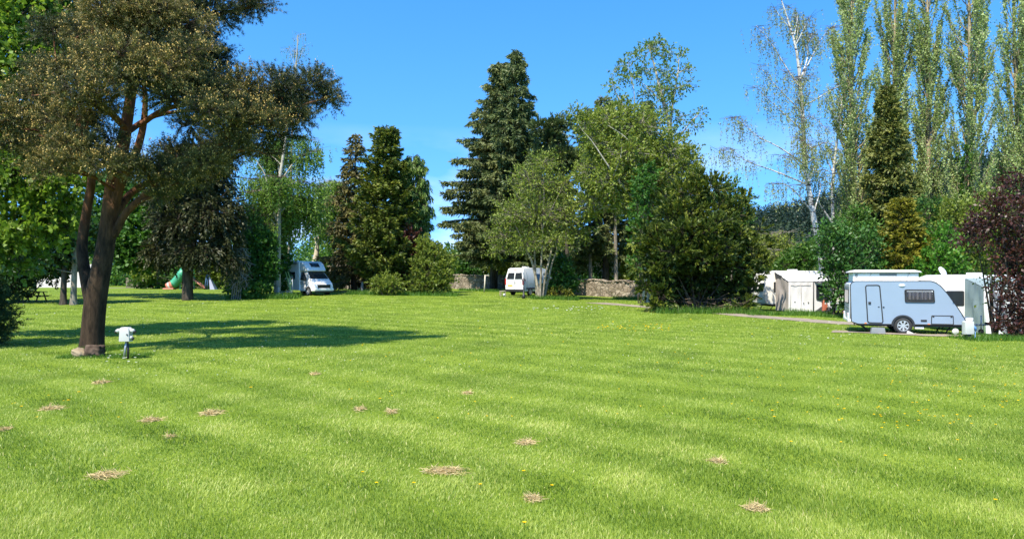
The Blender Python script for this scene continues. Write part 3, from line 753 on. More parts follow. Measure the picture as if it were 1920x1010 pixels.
weeping_tree('birch_tree', 'smaller pale birch with leaning trunks between the weeping birch and the poplars', 1562, 56,
    [[(1570, 575, 0, .16), (1562, 410, 0, .13), (1562, 330, 0, .10), (1575, 220, 0, .07), (1585, 140, 0, .02)], [(1563, 420, 0, .1), (1545, 395, 0, .06), (1530, 370, -.2, .03)], [(1640, 480, 1, .12), (1622, 410, .6, .10), (1612, 330, .4, .08), (1600, 230, .2, .03)]],
    [[(1565, 330, 0, .05), (1545, 290, 0, .03), (1528, 260, 0, .01)], [(1570, 260, 0, .05), (1592, 220, 0, .03), (1608, 195, 0, .01)], [(1572, 240, 0, .04), (1555, 200, 0, .03), (1545, 185, 0, .01)], [(1565, 310, 0, .04), (1590, 280, 0, .02), (1605, 270, 0, .01)], [(1580, 180, 0, .04), (1592, 160, 0, .02), (1600, 150, 0, .01)],
     [(1562, 350, 0, .05), (1535, 330, 0, .03), (1515, 335, 0, .01)], [(1612, 330, .4, .04), (1630, 300, .4, .02), (1640, 300, .4, .01)]],
    32, 'birchleaf', 'bark_birch', ln=(.5, 1.6), den=11, L=.14, Wd=.07, twig='twig_brown')
# the green weeping birch beside the motorhome
weeping_tree('birch_tree', 'weeping birch with bright green curtains of leaves, growing beside the motorhome', 523, 60,
    [[(520, 556, 0, .26), (522, 460, 0, .2), (524, 350, 0, .16), (530, 300, 0, .12), (545, 200, 0, .07), (555, 120, 0, .04), (558, 66, 0, .015)], [(521, 420, 0, .12), (505, 370, -.2, .09), (498, 330, -.3, .06), (480, 300, -.3, .02)]],
    [[(524, 370, 0, .08), (495, 340, 0, .05), (465, 335, 0, .02)], [(526, 340, 0, .08), (560, 295, 0, .05), (596, 280, 0, .02)], [(524, 360, 0, .08), (560, 340, 0, .05), (600, 352, 0, .02)], [(528, 310, 0, .06), (505, 290, 0, .04), (480, 290, 0, .02)], [(523, 400, 0, .08), (560, 370, -.6, .05), (590, 380, -.9, .02)],
     [(522, 420, 0, .08), (490, 385, -.6, .05), (455, 390, -.8, .02)], [(522, 440, 0, .08), (500, 420, -1.2, .05), (470, 430, -1.8, .02)], [(522, 400, 0, .08), (545, 370, .6, .05), (575, 375, .8, .02)], [(522, 435, 0, .08), (490, 405, -1.2, .05), (468, 408, -1.7, .02)], [(522, 430, 0, .08), (490, 392, -1.0, .05), (458, 398, -1.6, .02)], [(522, 440, 0, .08), (484, 425, -1.5, .05), (450, 440, -2.2, .02)], [(522, 400, 0, .08), (492, 360, -1.0, .05), (462, 362, -1.4, .02)], [(535, 270, 0, .05), (558, 255, 0, .03), (585, 265, 0, .01)], [(522, 450, 0, .08), (480, 445, -.5, .05), (440, 460, -.8, .02)],
     [(522, 420, 0, .08), (555, 395, 1.3, .05), (592, 400, 1.4, .02)], [(523, 380, 0, .08), (515, 340, -1.4, .05), (520, 330, -2.4, .02)]],
    33, 'birchgreen', 'bark_pale', ln=(1.0, 3.4), den=36, side=1.7, L=.2, Wd=.11, step=.14, twig='twig_brown', tw=.012, back=1.3)
weeping_tree('birch_tree', 'thin grey topped birch rising above the pine bough into the sky', 548, 66,
    [[(540, 550, 0, .14), (545, 350, 0, .11), (550, 200, 0, .06), (556, 120, 0, .04), (559, 64, 0, .015)]],
    [[(552, 190, 0, .03), (535, 150, 0, .02), (522, 130, 0, .01)], [(553, 170, 0, .03), (568, 140, 0, .02), (577, 120, 0, .01)], [(555, 130, 0, .025), (545, 100, 0, .015), (538, 90, 0, .006)], [(556, 120, 0, .025), (568, 95, 0, .015), (572, 84, 0, .006)], [(558, 85, 0, .02), (562, 68, 0, .01), (566, 64, 0, .006)], [(550, 210, 0, .03), (530, 180, 0, .02), (515, 170, 0, .01)], [(551, 200, 0, .03), (575, 185, 0, .02), (590, 185, 0, .01)]],
    34, 'birchleaf', 'bark_pale', ln=(.4, 1.5), den=9, L=.15, Wd=.07, twig='twig_grey', leafless=.35)
weeping_tree('willow_tree', 'grey green weeping tree hanging behind the motorhome roof', 622, 74,
    [[(628, 540, 0, .2), (625, 450, 0, .15), (622, 370, 0, .08), (620, 330, 0, .02)]],
    [[(624, 420, 0, .06), (600, 380, 0, .04), (580, 390, 0, .02)], [(624, 410, 0, .06), (645, 375, 0, .04), (662, 385, 0, .02)], [(622, 380, 0, .06), (610, 355, 0, .04), (590, 350, 0, .02)], [(622, 370, 0, .06), (635, 345, 0, .04), (650, 350, 0, .02)], [(624, 440, 0, .06), (610, 420, -1, .04), (600, 425, -1.8, .02)], [(624, 440, 0, .06), (640, 425, -1, .04), (655, 430, -1.8, .02)]],
    35, 'birchgreen', 'bark_grey', ln=(1.0, 4.0), den=34, side=2.2, L=.26, Wd=.13, twig='twig_grey', tw=.014, tone=.1)

# --- conifers in whorls
def conifer(name, label, u, vtop, y0, Rb, lmat, seed, prof=.8, nb=6, gap=.55, droop=.35, L=.3, Wd=.07, den=16, hang=.35, low=.06, group=None, lean=0., cat='tree', bark='bark_dark', up=.25, hole=.0, tone=0., vbase=None, sprays=5, rag=.25, fluff=.55):
    rng = np.random.default_rng(seed)
    base = G(u, y0); top = P(u + lean, vtop, y0); H = top[2] - base[2]
    root = empty(name, base, 0, label, cat, group)
    tg, cg = Geo(), Geo()
    zz = np.linspace(0, 1, 14)
    ax = base[None] + (top - base)[None] * zz[:, None] + np.stack([.1 * np.sin(zz * 5 + seed), .1 * np.cos(zz * 4 + seed), 0 * zz], 1)
    ax -= (ax[0] - base)
    tube(tg, ax, (.02 + .018 * H) * (1 - zz) ** .9 + .012, 8)
    z = low * H
    while z < H - .15:
        t = z / H
        rr = Rb * (1 - t) ** prof * (.55 + .45 * min(1, (t - low + .08) / .15))
        k = max(3, int(round(nb * (.75 if t > .8 else 1) + rng.normal(0, .7))))
        a0 = rng.uniform(0, 6.28)
        c = np.array([np.interp(t, zz, ax[:, i]) for i in range(3)])
        for j in range(k):
            if rng.uniform() < hole: continue
            az = a0 + j * 6.283 / k + rng.normal(0, .2)
            ln = max(.25, rr * rng.uniform(1 - 1.6 * rag, 1 + .6 * rag) + .15)
            h = np.array([math.cos(az), math.sin(az), 0.])
            s = np.linspace(0, 1, 7)[:, None]
            upk = up + (.5 if t > .85 else 0)
            path = c + h * ln * s + np.array([0, 0, 1.]) * ln * (upk * s - droop * 1.6 * s ** 2 + droop * .7 * s ** 3)
            tube(tg, path, np.linspace(.015 + .012 * ln, .006, 7), 4)
            n = max(4, int(ln * den * 1.5))
            q = rng.uniform(.12, 1, n) ** .75; i = np.minimum((q * 6).astype(int), 5); f = (q * 6 - i)[:, None]
            p = path[i] * (1 - f) + path[i + 1] * f
            side = np.cross(h, [0, 0, 1.]) * rng.choice([-1, 1], n)[:, None]
            sd = unit(side * rng.uniform(.3, 1, n)[:, None] + h * rng.uniform(.35, 1, n)[:, None] + np.array([0, 0, -hang]) + fluff * rdir(rng, n))
            sl = (.18 + .42 * ln ** .5 * (1.05 - q)) * rng.uniform(.6, 1.3, n)
            tn = rng.normal(.5 + tone, .1)
            strips(cg, p, p + sd * sl[:, None], .02, rng, .5, 1)
            m_ = sprays
            pp = np.repeat(p, m_, 0) + np.repeat(sd * sl[:, None], m_, 0) * np.tile(np.linspace(.05, 1, m_), n)[:, None]
            tt = np.tile(np.linspace(0, 1, m_), n)
            pp[:, 2] -= hang * .5 * tt ** 1.5 * np.repeat(sl, m_)
            dd = unit(np.repeat(sd, m_, 0) + .55 * rdir(rng, n * m_) + np.array([0, 0, -hang * .5]))
            r = tn + rng.normal(0, .12, n * m_) + .18 * (tt - .4) + .1 * (np.repeat(q, m_) - .5)
            leaves(cg, pp, dd, L * rng.uniform(.6, 1.25, n * m_), Wd, rng, r)
        z += gap * rng.uniform(.75, 1.25) * (1 if t < .8 else .7)
    tg.build('trunk', M[bark], root, True)
    cg.build('crown', [M[lmat], M['twig_brown']], root)
    return root

conifer('spruce_tree', 'tallest spruce standing behind the white van, with a thin spire top', 966, 93, 80, 5.2, 'spruce', 41, prof=.72, nb=6, gap=.34, L=.44, Wd=.11, den=12, hang=.4, hole=.06, rag=.55, low=.12, droop=.3)
conifer('spruce_tree', 'broad ragged spruce just left of the tallest one, over the stone wall', 925, 118, 84, 7.0, 'spruce_brown', 42, prof=.62, nb=7, gap=.36, L=.46, Wd=.12, den=12, hang=.4, hole=.05, rag=.55, low=.14, droop=.25, lean=16)
conifer('spruce_tree', 'dark rounded conifer filling the gap right of the tallest spruce', 1040, 245, 76, 3.4, 'spruce', 43, prof=.5, nb=7, gap=.5, L=.4, Wd=.11, den=11, hang=.4, rag=.35, low=.15)
conifer('spruce_tree', 'dark conifer top showing over the ivy clad trees, behind the tall broken birch', 1135, 182, 78, 3.6, 'spruce_brown', 44, prof=.55, nb=7, gap=.55, L=.4, Wd=.11, den=10, hang=.4, rag=.35, low=.2)
conifer('spruce_tree', 'narrow dark spruce peeping up behind the green mass right of centre', 1215, 188, 80, 3.2, 'spruce', 45, prof=.6, nb=6, gap=.6, L=.4, Wd=.11, den=10, hang=.4, rag=.3, low=.2)
conifer('cypress_tree', 'dense dark cypress with the highest top, left of the stone wall', 726, 240, 66, 3.8, 'cypress', 46, prof=.66, nb=9, gap=.42, L=.34, Wd=.12, den=13, hang=.05, droop=.1, up=.55, low=.05, rag=.4, tone=.02, fluff=.35)
conifer('larch_tree', 'thin brownish conifer with gaps, left of the dense dark cypress', 664, 250, 70, 3.3, 'brownconifer', 47, prof=.75, nb=7, gap=.5, L=.36, Wd=.12, den=9, hang=.4, hole=.08, low=.05, rag=.45, tone=.08, droop=.3)
conifer('weeping_cypress', 'cypress with hanging green sprays, right of the dense dark cypress', 772, 288, 67, 2.1, 'nootka', 48, prof=.35, nb=8, gap=.42, L=.36, Wd=.09, den=13, hang=1.3, droop=.5, low=.06, rag=.3)
conifer('dark_conifer', 'narrow brown green conifer standing in front of the poplars', 1660, 163, 52, 2.7, 'olivegold', 49, prof=.75, nb=9, gap=.34, L=.28, Wd=.11, den=16, hang=.2, low=.08, rag=.55, tone=.1, fluff=.8)
conifer('golden_cypress', 'young golden tipped cypress behind the blue caravan roof', 1690, 378, 44, 2.1, 'golden', 50, prof=.7, nb=9, gap=.3, L=.22, Wd=.09, den=18, hang=-.1, droop=.05, up=.45, low=.05, rag=.35, fluff=.25)

# a layered pine bough and the pine trunks behind the wall
clump_tree('pine_tree', 'flat layered dark pine crown between the tallest spruce and the green mass', 'tree', 1062, 72, [[(1066, 555, 0, .2), (1060, 400, 0, .16), (1050, 280, 0, .1), (1030, 235, 0, .05)], [(1052, 290, 0, .06), (1075, 255, 0, .03)]],
           [(1015, 240, 22, 9, 0), (1040, 238, 24, 11, 0), (1058, 228, 16, 7, 0), (1030, 262, 30, 16, .5), (1055, 300, 34, 24, .4), (1020, 300, 30, 22, 1)], [M['spruce'], M['bark_dark']], M['bark_dark'], 51,
           dict(style='plume', dens=70, per=5, slen=.5, L=.34, W=.09, bias=(0, 0, .3), shell=.45, twig=.03))
for i, (u, yy, lab) in enumerate(((1104, 77, 'bare stemmed pine, leftmost of three behind the stone wall'), (1134, 79, 'bare stemmed pine, middle of three behind the stone wall'), (1152, 76, 'bare stemmed pine, rightmost of three behind the stone wall'))):
    clump_tree('pine_tree', lab, 'tree', u, yy, [[(u + 4, 560, 0, .22), (u + 2, 450, 0, .18), (u, 340, 0, .14), (u - 4, 250, 0, .07)]],
               [(u - 12, 300, 30, 22, 0), (u + 10, 260, 34, 24, .6), (u - 4, 330, 26, 14, .8), (u + 14, 350, 20, 12, .2), (u - 6, 235, 26, 20, 0)], [M['spruce_brown'], M['bark_grey']], M['bark_grey'], 52 + i,
               dict(style='plume', dens=42, per=5, slen=.6, L=.36, W=.10, bias=(0, 0, .3), shell=.45, twig=.03), group='bare stemmed pines behind the wall')

# tall broken birch / alder right of centre, and the green mass below it
OL = W(LEAFY, L=.24, W=.14, dens=62, per=6, slen=.6, twig=.02, shell=.5)
clump_tree('birch_tree', 'tall open topped birch with pale broken limbs, right of centre', 'tree', 1258, 62,
           [[(1262, 570, 0, .34), (1260, 420, 0, .28), (1257, 300, 0, .22), (1256, 240, 0, .18), (1242, 185, 0, .13), (1226, 120, 0, .08), (1216, 85, 0, .03)], [(1256, 245, 0, .12), (1262, 190, 0, .09), (1272, 130, 0, .06), (1270, 100, 0, .02)], [(1268, 140, 0, .05), (1285, 130, 0, .03), (1300, 125, 0, .01)],
            [(1262, 400, 0, .16), (1215, 300, -.3, .12), (1194, 262, -.4, .10), (1180, 230, -.4, .08), (1166, 195, -.4, .06), (1150, 165, -.4, .02)], [(1192, 260, -.4, .08), (1190, 210, -.3, .06), (1188, 165, -.3, .03), (1178, 125, -.3, .01)], [(1245, 195, 0, .06), (1215, 165, .2, .04), (1195, 150, .3, .02)], [(1258, 280, 0, .08), (1290, 235, 0, .05), (1312, 212, 0, .02)]],
           [(1222, 92, 30, 16, 0), (1250, 100, 18, 14, .4), (1192, 100, 18, 14, -.2), (1172, 122, 16, 14, -.3), (1152, 162, 15, 14, -.4), (1182, 146, 24, 15, 0), (1206, 132, 24, 15, .4), (1246, 136, 24, 18, 0), (1276, 105, 12, 14, 0), (1284, 132, 16, 10, 0), (1268, 168, 26, 15, .4), (1240, 172, 20, 15, -.4), (1292, 156, 16, 8, 0),
            (1214, 172, 20, 14, .4), (1252, 202, 26, 16, -.3), (1312, 214, 13, 13, 0), (1272, 218, 16, 13, 0), (1266, 252, 26, 20, 0), (1165, 190, 16, 12, -.4), (1150, 135, 10, 8, -.3), (1232, 78, 16, 8, 0), (1300, 235, 12, 12, .2)],
           [M['birchleaf'], M['bark_pale']], M['bark_pale'], 56, W(OL, L=.26, W=.13, dens=34, per=5, shell=.6, slen=.55, twig=.03, droop=.3), limb_r=.035)
GM = [(1200, 235, 52, 36, 0), (1142, 225, 38, 26, .5), (1250, 285, 46, 36, 0), (1182, 285, 55, 36, -.6), (1232, 335, 55, 36, -.4), (1120, 265, 36, 26, .2), (1288, 322, 32, 32, 0), (1300, 368, 36, 26, .4), (1100, 232, 22, 20, .4), (1152, 335, 46, 36, -.4), (1082, 214, 18, 12, .4), (1195, 380, 55, 34, .4), (1105, 320, 34, 34, .6), (1255, 400, 50, 36, 1), (1170, 210, 30, 18, .8), (1160, 260, 60, 40, 2.5), (1240, 300, 60, 40, 2.5), (1200, 340, 70, 40, 3), (1295, 300, 22, 30, .6), (1110, 380, 40, 34, 1.5), (1140, 300, 40, 30, 2)]
clump_tree('tall_tree', 'big olive green tree mass with pale bare limbs, right of centre', 'tree', 1212, 60,
           [[(1212, 570, 0, .4), (1210, 450, 0, .3), (1205, 350, 0, .2), (1200, 250, 0, .08)], [(1208, 400, 0, .12), (1165, 345, -.9, .08), (1140, 310, -1.4, .06), (1110, 265, -1.5, .03), (1092, 245, -1.5, .012)], [(1150, 330, -1.2, .05), (1162, 300, -1.6, .03), (1166, 275, -1.7, .012)], [(1206, 380, 0, .12), (1250, 320, -.6, .08), (1280, 300, -.6, .03)], [(1200, 300, -.4, .08), (1175, 260, -1, .05), (1140, 235, -1, .02)]],
           GM, [M['olive'], M['bark_pale']], M['bark_pale'], 57, OL)
bush('ivy', 'glossy green ivy climbing the trunk left of the cypress bush', 'ivy', 1200, 57.5, [(1205, 350, 22, 26, 0), (1200, 395, 20, 30, 0), (1192, 440, 18, 28, 0), (1196, 490, 18, 30, 0), (1215, 320, 22, 14, .2)], 'maple', 58, W(BUSH, L=.22, W=.17, dens=60, tone=.1))
clump_tree('shade_tree', 'small leafy tree showing its pale green top above the right end of the cypress bush', 'tree', 1372, 56, [[(1372, 575, 0, .14), (1372, 450, 0, .1), (1370, 360, 0, .03)]],
           [(1370, 360, 26, 20, 0), (1385, 385, 26, 22, .3), (1352, 390, 24, 22, 0), (1375, 420, 34, 26, .4)], [M['shrub'], M['bark_grey']], M['bark_grey'], 59, W(OL, dens=58))
# multi stemmed tree by the van
clump_tree('alder_tree', 'open twiggy tree on a cluster of pale stems, right beside the white van', 'tree', 1012, 62,
           [[(1012, 561, 0, 0.234), (1009, 545, 0, 0.133), (1000, 500, 0, 0.101), (988, 470, -.3, 0.078), (965, 420, -.6, 0.047), (945, 390, -.8, 0.016)], [(1008, 560, .1, 0.125), (1004, 520, .2, 0.101), (1002, 470, .3, 0.078), (996, 400, .5, 0.047), (990, 320, .6, 0.016)],
            [(1013, 560, -.1, 0.117), (1014, 520, -.3, 0.094), (1016, 465, -.4, 0.070), (1020, 380, -.4, 0.039), (1018, 300, -.4, 0.016)], [(1016, 560, 0, 0.125), (1022, 520, 0, 0.101), (1032, 478, 0, 0.078), (1045, 420, .1, 0.047), (1060, 350, .2, 0.016)], [(1019, 560, .2, 0.117), (1028, 525, .4, 0.094), (1040, 480, .6, 0.070), (1070, 430, .9, 0.039), (1090, 410, 1, 0.016)],
            [(1004, 470, .3, 0.039), (960, 440, .2, 0.023), (930, 440, .2, 0.008)], [(1016, 430, -.4, 0.039), (1040, 380, -1, 0.023), (1055, 350, -1.2, 0.008)], [(998, 420, .4, 0.039), (972, 370, -.4, 0.023), (960, 350, -.6, 0.008)]],
           [(1010, 400, 64, 42, -.2), (960, 402, 38, 36, -.4), (1060, 402, 38, 38, .2), (1000, 342, 50, 34, 0), (1048, 350, 38, 30, .4), (948, 440, 36, 22, 0), (1020, 305, 34, 20, 0), (985, 455, 40, 18, -.5), (1082, 438, 28, 24, .8), (935, 468, 28, 12, .2), (1040, 450, 36, 18, -1), (1010, 430, 60, 26, 1.5), (1020, 370, 60, 40, 2)],
           [M['olive'], M['bark_grey']], M['bark_alder'], 60, W(OL, L=.2, W=.11, dens=44, per=6, slen=.75, shell=.75, twig=.024, tone=.05), limb_r=.018)
bush('laurel_bush', 'dark glossy laurel bush right of the cluster of pale stems', 'bush', 1052, 64, [(1052, 515, 28, 32, 0), (1040, 540, 24, 16, -.4), (1068, 535, 18, 22, 0), (1050, 490, 20, 16, .3)], 'laurel', 61, W(BUSH, L=.24, W=.13, dens=100))
bush('variegated_shrub', 'low shrub with pale edged leaves at the foot of the dark laurel', 'shrub', 1050, 62.6, [(1048, 550, 20, 9, 0), (1035, 553, 10, 7, 0), (1066, 553, 10, 7, 0)], 'golden', 62, W(BUSH, L=.18, W=.1, dens=90))
# shrubs behind the stone wall
for i, (u, y, cl, mt, lab) in enumerate((
    (885, 96, [(880, 470, 22, 30, 0), (892, 500, 24, 24, 0), (870, 505, 20, 20, .5), (885, 430, 16, 24, .3)], 'laurel', 'dark ivy clad shrub under the broad spruce, behind the left end of the stone wall'),
    (850, 100, [(850, 490, 22, 20, 0), (838, 505, 20, 16, 0), (862, 510, 20, 14, 0)], 'shrub', 'mid green shrub behind the far left end of the stone wall'),
    (930, 96, [(925, 490, 26, 28, 0), (945, 500, 24, 20, 0), (960, 490, 24, 24, .5)], 'olive', 'olive shrub behind the stone wall and the white van'),
    (985, 94, [(985, 495, 24, 12, 0), (975, 480, 22, 18, .4), (1000, 480, 22, 22, .4)], 'bright', 'fresh green shrub just above the white van roof'),
    (1090, 82, [(1085, 490, 26, 34, 0), (1100, 470, 26, 30, .6), (1080, 450, 24, 24, .6)], 'shrub', 'leafy shrub behind the wall, right of the dark laurel bush'),
    (1128, 80, [(1122, 490, 28, 26, 0), (1140, 505, 26, 22, 0), (1128, 460, 24, 18, .4)], 'bright', 'shrub dotted with white blossom behind the stone wall'),
    (1182, 78, [(1180, 480, 24, 30, 0), (1195, 510, 22, 24, 0), (1175, 520, 22, 20, 0), (1185, 440, 22, 20, .5)], 'olive', 'loose olive shrub right of the pale pole behind the wall'))):
    b_ = bush('wall_shrub', lab, 'shrub', u, y, cl, mt, 63 + i, W(BUSH, L=.32, W=.19, dens=64, twig=.02), group='shrubs behind the stone wall')
    if u == 1128:
        g = Geo(); rg = np.random.default_rng(9)
        for cu, cv, ru, rv in ((1122, 488, 26, 22), (1138, 505, 22, 18)):
            c = P(cu, cv, y - .8); n = 130; d = rdir(rg, n); d[:, 1] = -abs(d[:, 1])
            p = c + d * np.array([ru / F * y, ru / F * y * .9, rv / F * y]) * .95
            leaves(g, p, unit(rdir(rg, n) + [0, -.4, .5]), .22, .2, rg, rg.uniform(0, 1, n))
        g.build('blossom', M['white_flower'], b_)
# the feathery cypress bush
CY = dict(style='plume', dens=66, per=5, slen=.42, L=.24, W=.085, bias=(0, 0, .45), shell=.38, twig=.02, tvar=.2)
DK = dict(tone=-.4, bias=(0, 0, 0))  # inner clumps toned far darker, painting in the deep shade of the hollow
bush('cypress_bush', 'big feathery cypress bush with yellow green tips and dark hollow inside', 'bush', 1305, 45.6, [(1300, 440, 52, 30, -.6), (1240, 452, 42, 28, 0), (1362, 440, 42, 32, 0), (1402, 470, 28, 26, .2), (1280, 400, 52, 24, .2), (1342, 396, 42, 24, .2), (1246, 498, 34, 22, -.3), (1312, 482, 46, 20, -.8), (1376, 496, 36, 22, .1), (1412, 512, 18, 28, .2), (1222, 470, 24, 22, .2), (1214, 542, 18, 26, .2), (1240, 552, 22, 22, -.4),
      (1330, 352, 42, 20, .6), (1288, 362, 34, 20, .6), (1382, 402, 26, 22, .4), (1270, 470, 40, 20, -1.2), (1345, 465, 40, 20, -1.2), (1225, 510, 20, 22, .6), (1192, 456, 13, 7, 0), (1206, 432, 13, 7, .2), (1246, 374, 15, 8, .2), (1434, 458, 13, 8, .2), (1424, 428, 12, 7, .2), (1398, 372, 13, 8, .3), (1312, 332, 14, 9, .4), (1196, 500, 12, 9, 0), (1430, 490, 9, 10, .2), (1350, 415, 24, 9, -1.6), (1275, 430, 26, 9, -1.5), (1390, 440, 20, 8, -1.0), (1330, 430, 30, 16, -1.4),
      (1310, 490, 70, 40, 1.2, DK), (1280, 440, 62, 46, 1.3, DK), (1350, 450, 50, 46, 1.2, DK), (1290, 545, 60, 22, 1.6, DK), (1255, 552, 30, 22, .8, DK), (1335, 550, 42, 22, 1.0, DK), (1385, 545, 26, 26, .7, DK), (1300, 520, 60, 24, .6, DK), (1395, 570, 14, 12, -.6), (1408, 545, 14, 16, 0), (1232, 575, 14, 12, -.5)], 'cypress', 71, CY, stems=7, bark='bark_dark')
g = Geo(); rng = np.random.default_rng(72); n = 420
a = np.stack([*(G(u, 46.0 + dy) for u, dy in zip(rng.uniform(1265, 1405, n), rng.uniform(-1, 1.5, n)))]); a[:, 2] += rng.uniform(.0, .9, n)
strips(g, a, a + unit(rdir(rng, n) * [1, .6, .5] + [.2, 0, .1]) * rng.uniform(.4, 1.5, n)[:, None], .035, rng)
tag(g.build('brushwood', M['twig_brown']), 'tangle of dry brown twigs under the feathery cypress bush', 'brushwood', kind='thing')

# left shrubs round the motorhome
bush('ivy_shrub', 'dark ivy mound round the foot of the bright weeping birch', 'shrub', 470, 57, [(452, 518, 22, 26, 0), (478, 505, 30, 36, .3), (502, 508, 22, 34, .5), (526, 496, 22, 30, 4.6), (480, 542, 30, 11, -.4), (440, 545, 18, 10, 0), (524, 530, 16, 22, 4.4), (470, 470, 30, 24, .8), (492, 460, 30, 30, 1)], 'maple', 73, W(BUSH, L=.26, W=.17, dens=80, tone=-.12))
g = Geo(); rng = np.random.default_rng(74); n = 200
a = P(0, 0, 56)[None] * 0 + np.stack([P(u, v, 55.9 + d) for u, v, d in zip(rng.normal(448, 9, n), rng.uniform(465, 540, n), rng.normal(0, .3, n))])
strips(g, a, a + unit(rdir(rng, n) * [.7, .4, .6] + [0, 0, -.5]) * rng.uniform(.3, 1.0, n)[:, None], .045, rng)
dead = empty('dead_branches', G(448, 56), 0, 'bare silvery dead branches leaning on the ivy mound', 'branch'); g.build('twigs', M['twig_grey'], dead)
for ln_ in range(5):
    g = Geo(); uu = 440 + ln_ * 4
    s = smooth_path(np.array([G(uu - 6, 56), P(uu, 510, 55.9), P(uu + 6, 465, 56.1)]), 8); tube(g, s, np.linspace(.05, .02, 8), 5); g.build('branch', M['twig_grey'], dead, True)
bush('round_bush', 'low rounded olive bush at the foot of the dense dark cypress', 'bush', 725, 62, [(712, 535, 18, 15, 0), (738, 535, 20, 16, 0), (725, 525, 22, 12, .3)], 'olive', 75, W(BUSH, L=.2, W=.1, dens=100))
bush('rhododendron', 'large dark shrub with yellowish leaves and few white flowers, left end of the wall', 'shrub', 808, 64, [(800, 505, 34, 36, 0), (830, 520, 26, 30, 0), (785, 530, 24, 22, -.4), (812, 475, 28, 22, .4), (838, 490, 18, 22, .4), (815, 535, 32, 16, -.4), (795, 460, 16, 16, .3)], 'olive', 76, W(BUSH, L=.24, W=.12, dens=84, tone=-.1))
bush('copper_shrub', 'small reddish purple shrub between the weeping cypress and the dark rhododendron', 'shrub', 768, 65.5, [(768, 440, 20, 22, 0), (775, 470, 18, 20, 0), (755, 455, 16, 18, .2), (770, 510, 18, 24, .3)], 'purple', 77, W(BUSH, L=.24, W=.14, dens=70))
for i, (u, y, cl, mt, lab) in enumerate((
    (604, 70, [(606, 525, 14, 22, 0), (600, 505, 12, 14, 0), (612, 540, 10, 10, 0)], 'bright', 'green creeper bush between the motorhome and the ruined wall'),
    (640, 79, [(640, 518, 12, 14, 0), (628, 525, 10, 14, 0), (655, 520, 8, 18, .2)], 'shrub', 'small bush growing under the ruined stone arch'),
    (700, 72, [(690, 500, 24, 40, 0), (705, 530, 22, 20, 0), (668, 470, 24, 30, 1.5)], 'cypress', 'dark shrub at the left foot of the dense cypress'))):
    bush('garden_shrub', lab, 'shrub', u, y, cl, mt, 80 + i, W(BUSH, L=.28, W=.16, dens=80))

# --- poplars
def poplar(u, y0, ztop, wid, seed, label, lean=0.):
    rng = np.random.default_rng(seed)
    base = G(u, y0); root = empty('poplar_tree', base, 0, label, 'tree', 'row of poplars on the right')
    tg, cg = Geo(), Geo()
    H = ztop - base[2]; zz = np.linspace(0, 1, 16)
    ax = base[None] + np.stack([lean * zz + .15 * np.sin(zz * 6 + seed), .15 * np.cos(zz * 5 + seed), H * zz], 1); ax -= ax[0] - base
    tube(tg, ax, .28 * (1 - zz) ** .8 + .02, 8)
    nbr = 135
    for k in range(nbr):
        t = rng.uniform(.10, .97); c = np.array([np.interp(t, zz, ax[:, i]) for i in range(3)])
        az = rng.uniform(0, 6.28); h = np.array([math.cos(az), math.sin(az), 0])
        ln = H * rng.uniform(.12, .22) * (1.25 - .75 * t)
        rr = wid * 1.15 * rng.uniform(.35, 1.15) * (1.12 - .5 * t)
        s = np.linspace(0, 1, 8)[:, None]
        path = c + h * rr * (s ** .55) + np.array([0, 0, 1.]) * ln * s + rng.normal(0, .04, (8, 3)) * s
        tube(tg, path, np.linspace(.035 + .03 * (1 - t), .008, 8), 4)
        n = int(ln * 17) + 8
        q = rng.uniform(.18, 1, n) ** .8; i = np.minimum((q * 7).astype(int), 6); f = (q * 7 - i)[:, None]
        p = path[i] * (1 - f) + path[i + 1] * f
        sl = rng.uniform(.2, .75, n); sd = unit(rdir(rng, n) * [1, 1, .4] * .55 + np.array([0, 0, .8]) + h * .25)
        strips(cg, p, p + sd * sl[:, None], .016, rng, .5, 1)
        m_ = 3
        pp = np.repeat(p, m_, 0) + np.repeat(sd * sl[:, None], m_, 0) * np.tile(np.linspace(.25, 1, m_), n)[:, None]
        r = rng.normal(.56, .13) + rng.normal(0, .2, n * m_)
        leaves(cg, pp, unit(rdir(rng, n * m_) + [0, 0, .3]), .15 * rng.uniform(.6, 1.25, n * m_), .12, rng, r)
    tg.build('trunk', M['bark_tan'], root, True); cg.build('crown', [M['poplar'], M['twig_tan']], root)
poplar(1612, 56, 27.0, 1.75, 90, 'poplar leaning a little left, leftmost of the row on the right', -.6)
poplar(1682, 58, 27.5, 1.45, 91, 'slender poplar, second from the left of the row, behind the narrow brown conifer', -.2)
poplar(1742, 57, 27.0, 1.45, 92, 'slender poplar, middle of the row, just right of the narrow brown conifer', -.3)
poplar(1812, 55, 28.0, 1.95, 93, 'widest poplar with an ivy covered trunk, second from the right of the row', 0)
poplar(1905, 56, 27.5, 1.75, 94, 'poplar cut by the right edge of the photo', -.3)
poplar(1990, 58, 26.0, 1.8, 95, 'poplar mostly outside the right edge, only its branches showing', 0)
bush('ivy', 'ivy wrapped round the trunk of the widest poplar', 'ivy', 1812, 54.6, [(1812, 330, 12, 24, 0), (1812, 370, 14, 26, 0), (1812, 420, 14, 30, 0), (1812, 470, 14, 30, 0), (1811, 290, 9, 22, 0)], 'shrub', 96, W(BUSH, L=.2, W=.15, dens=70, tone=-.1))

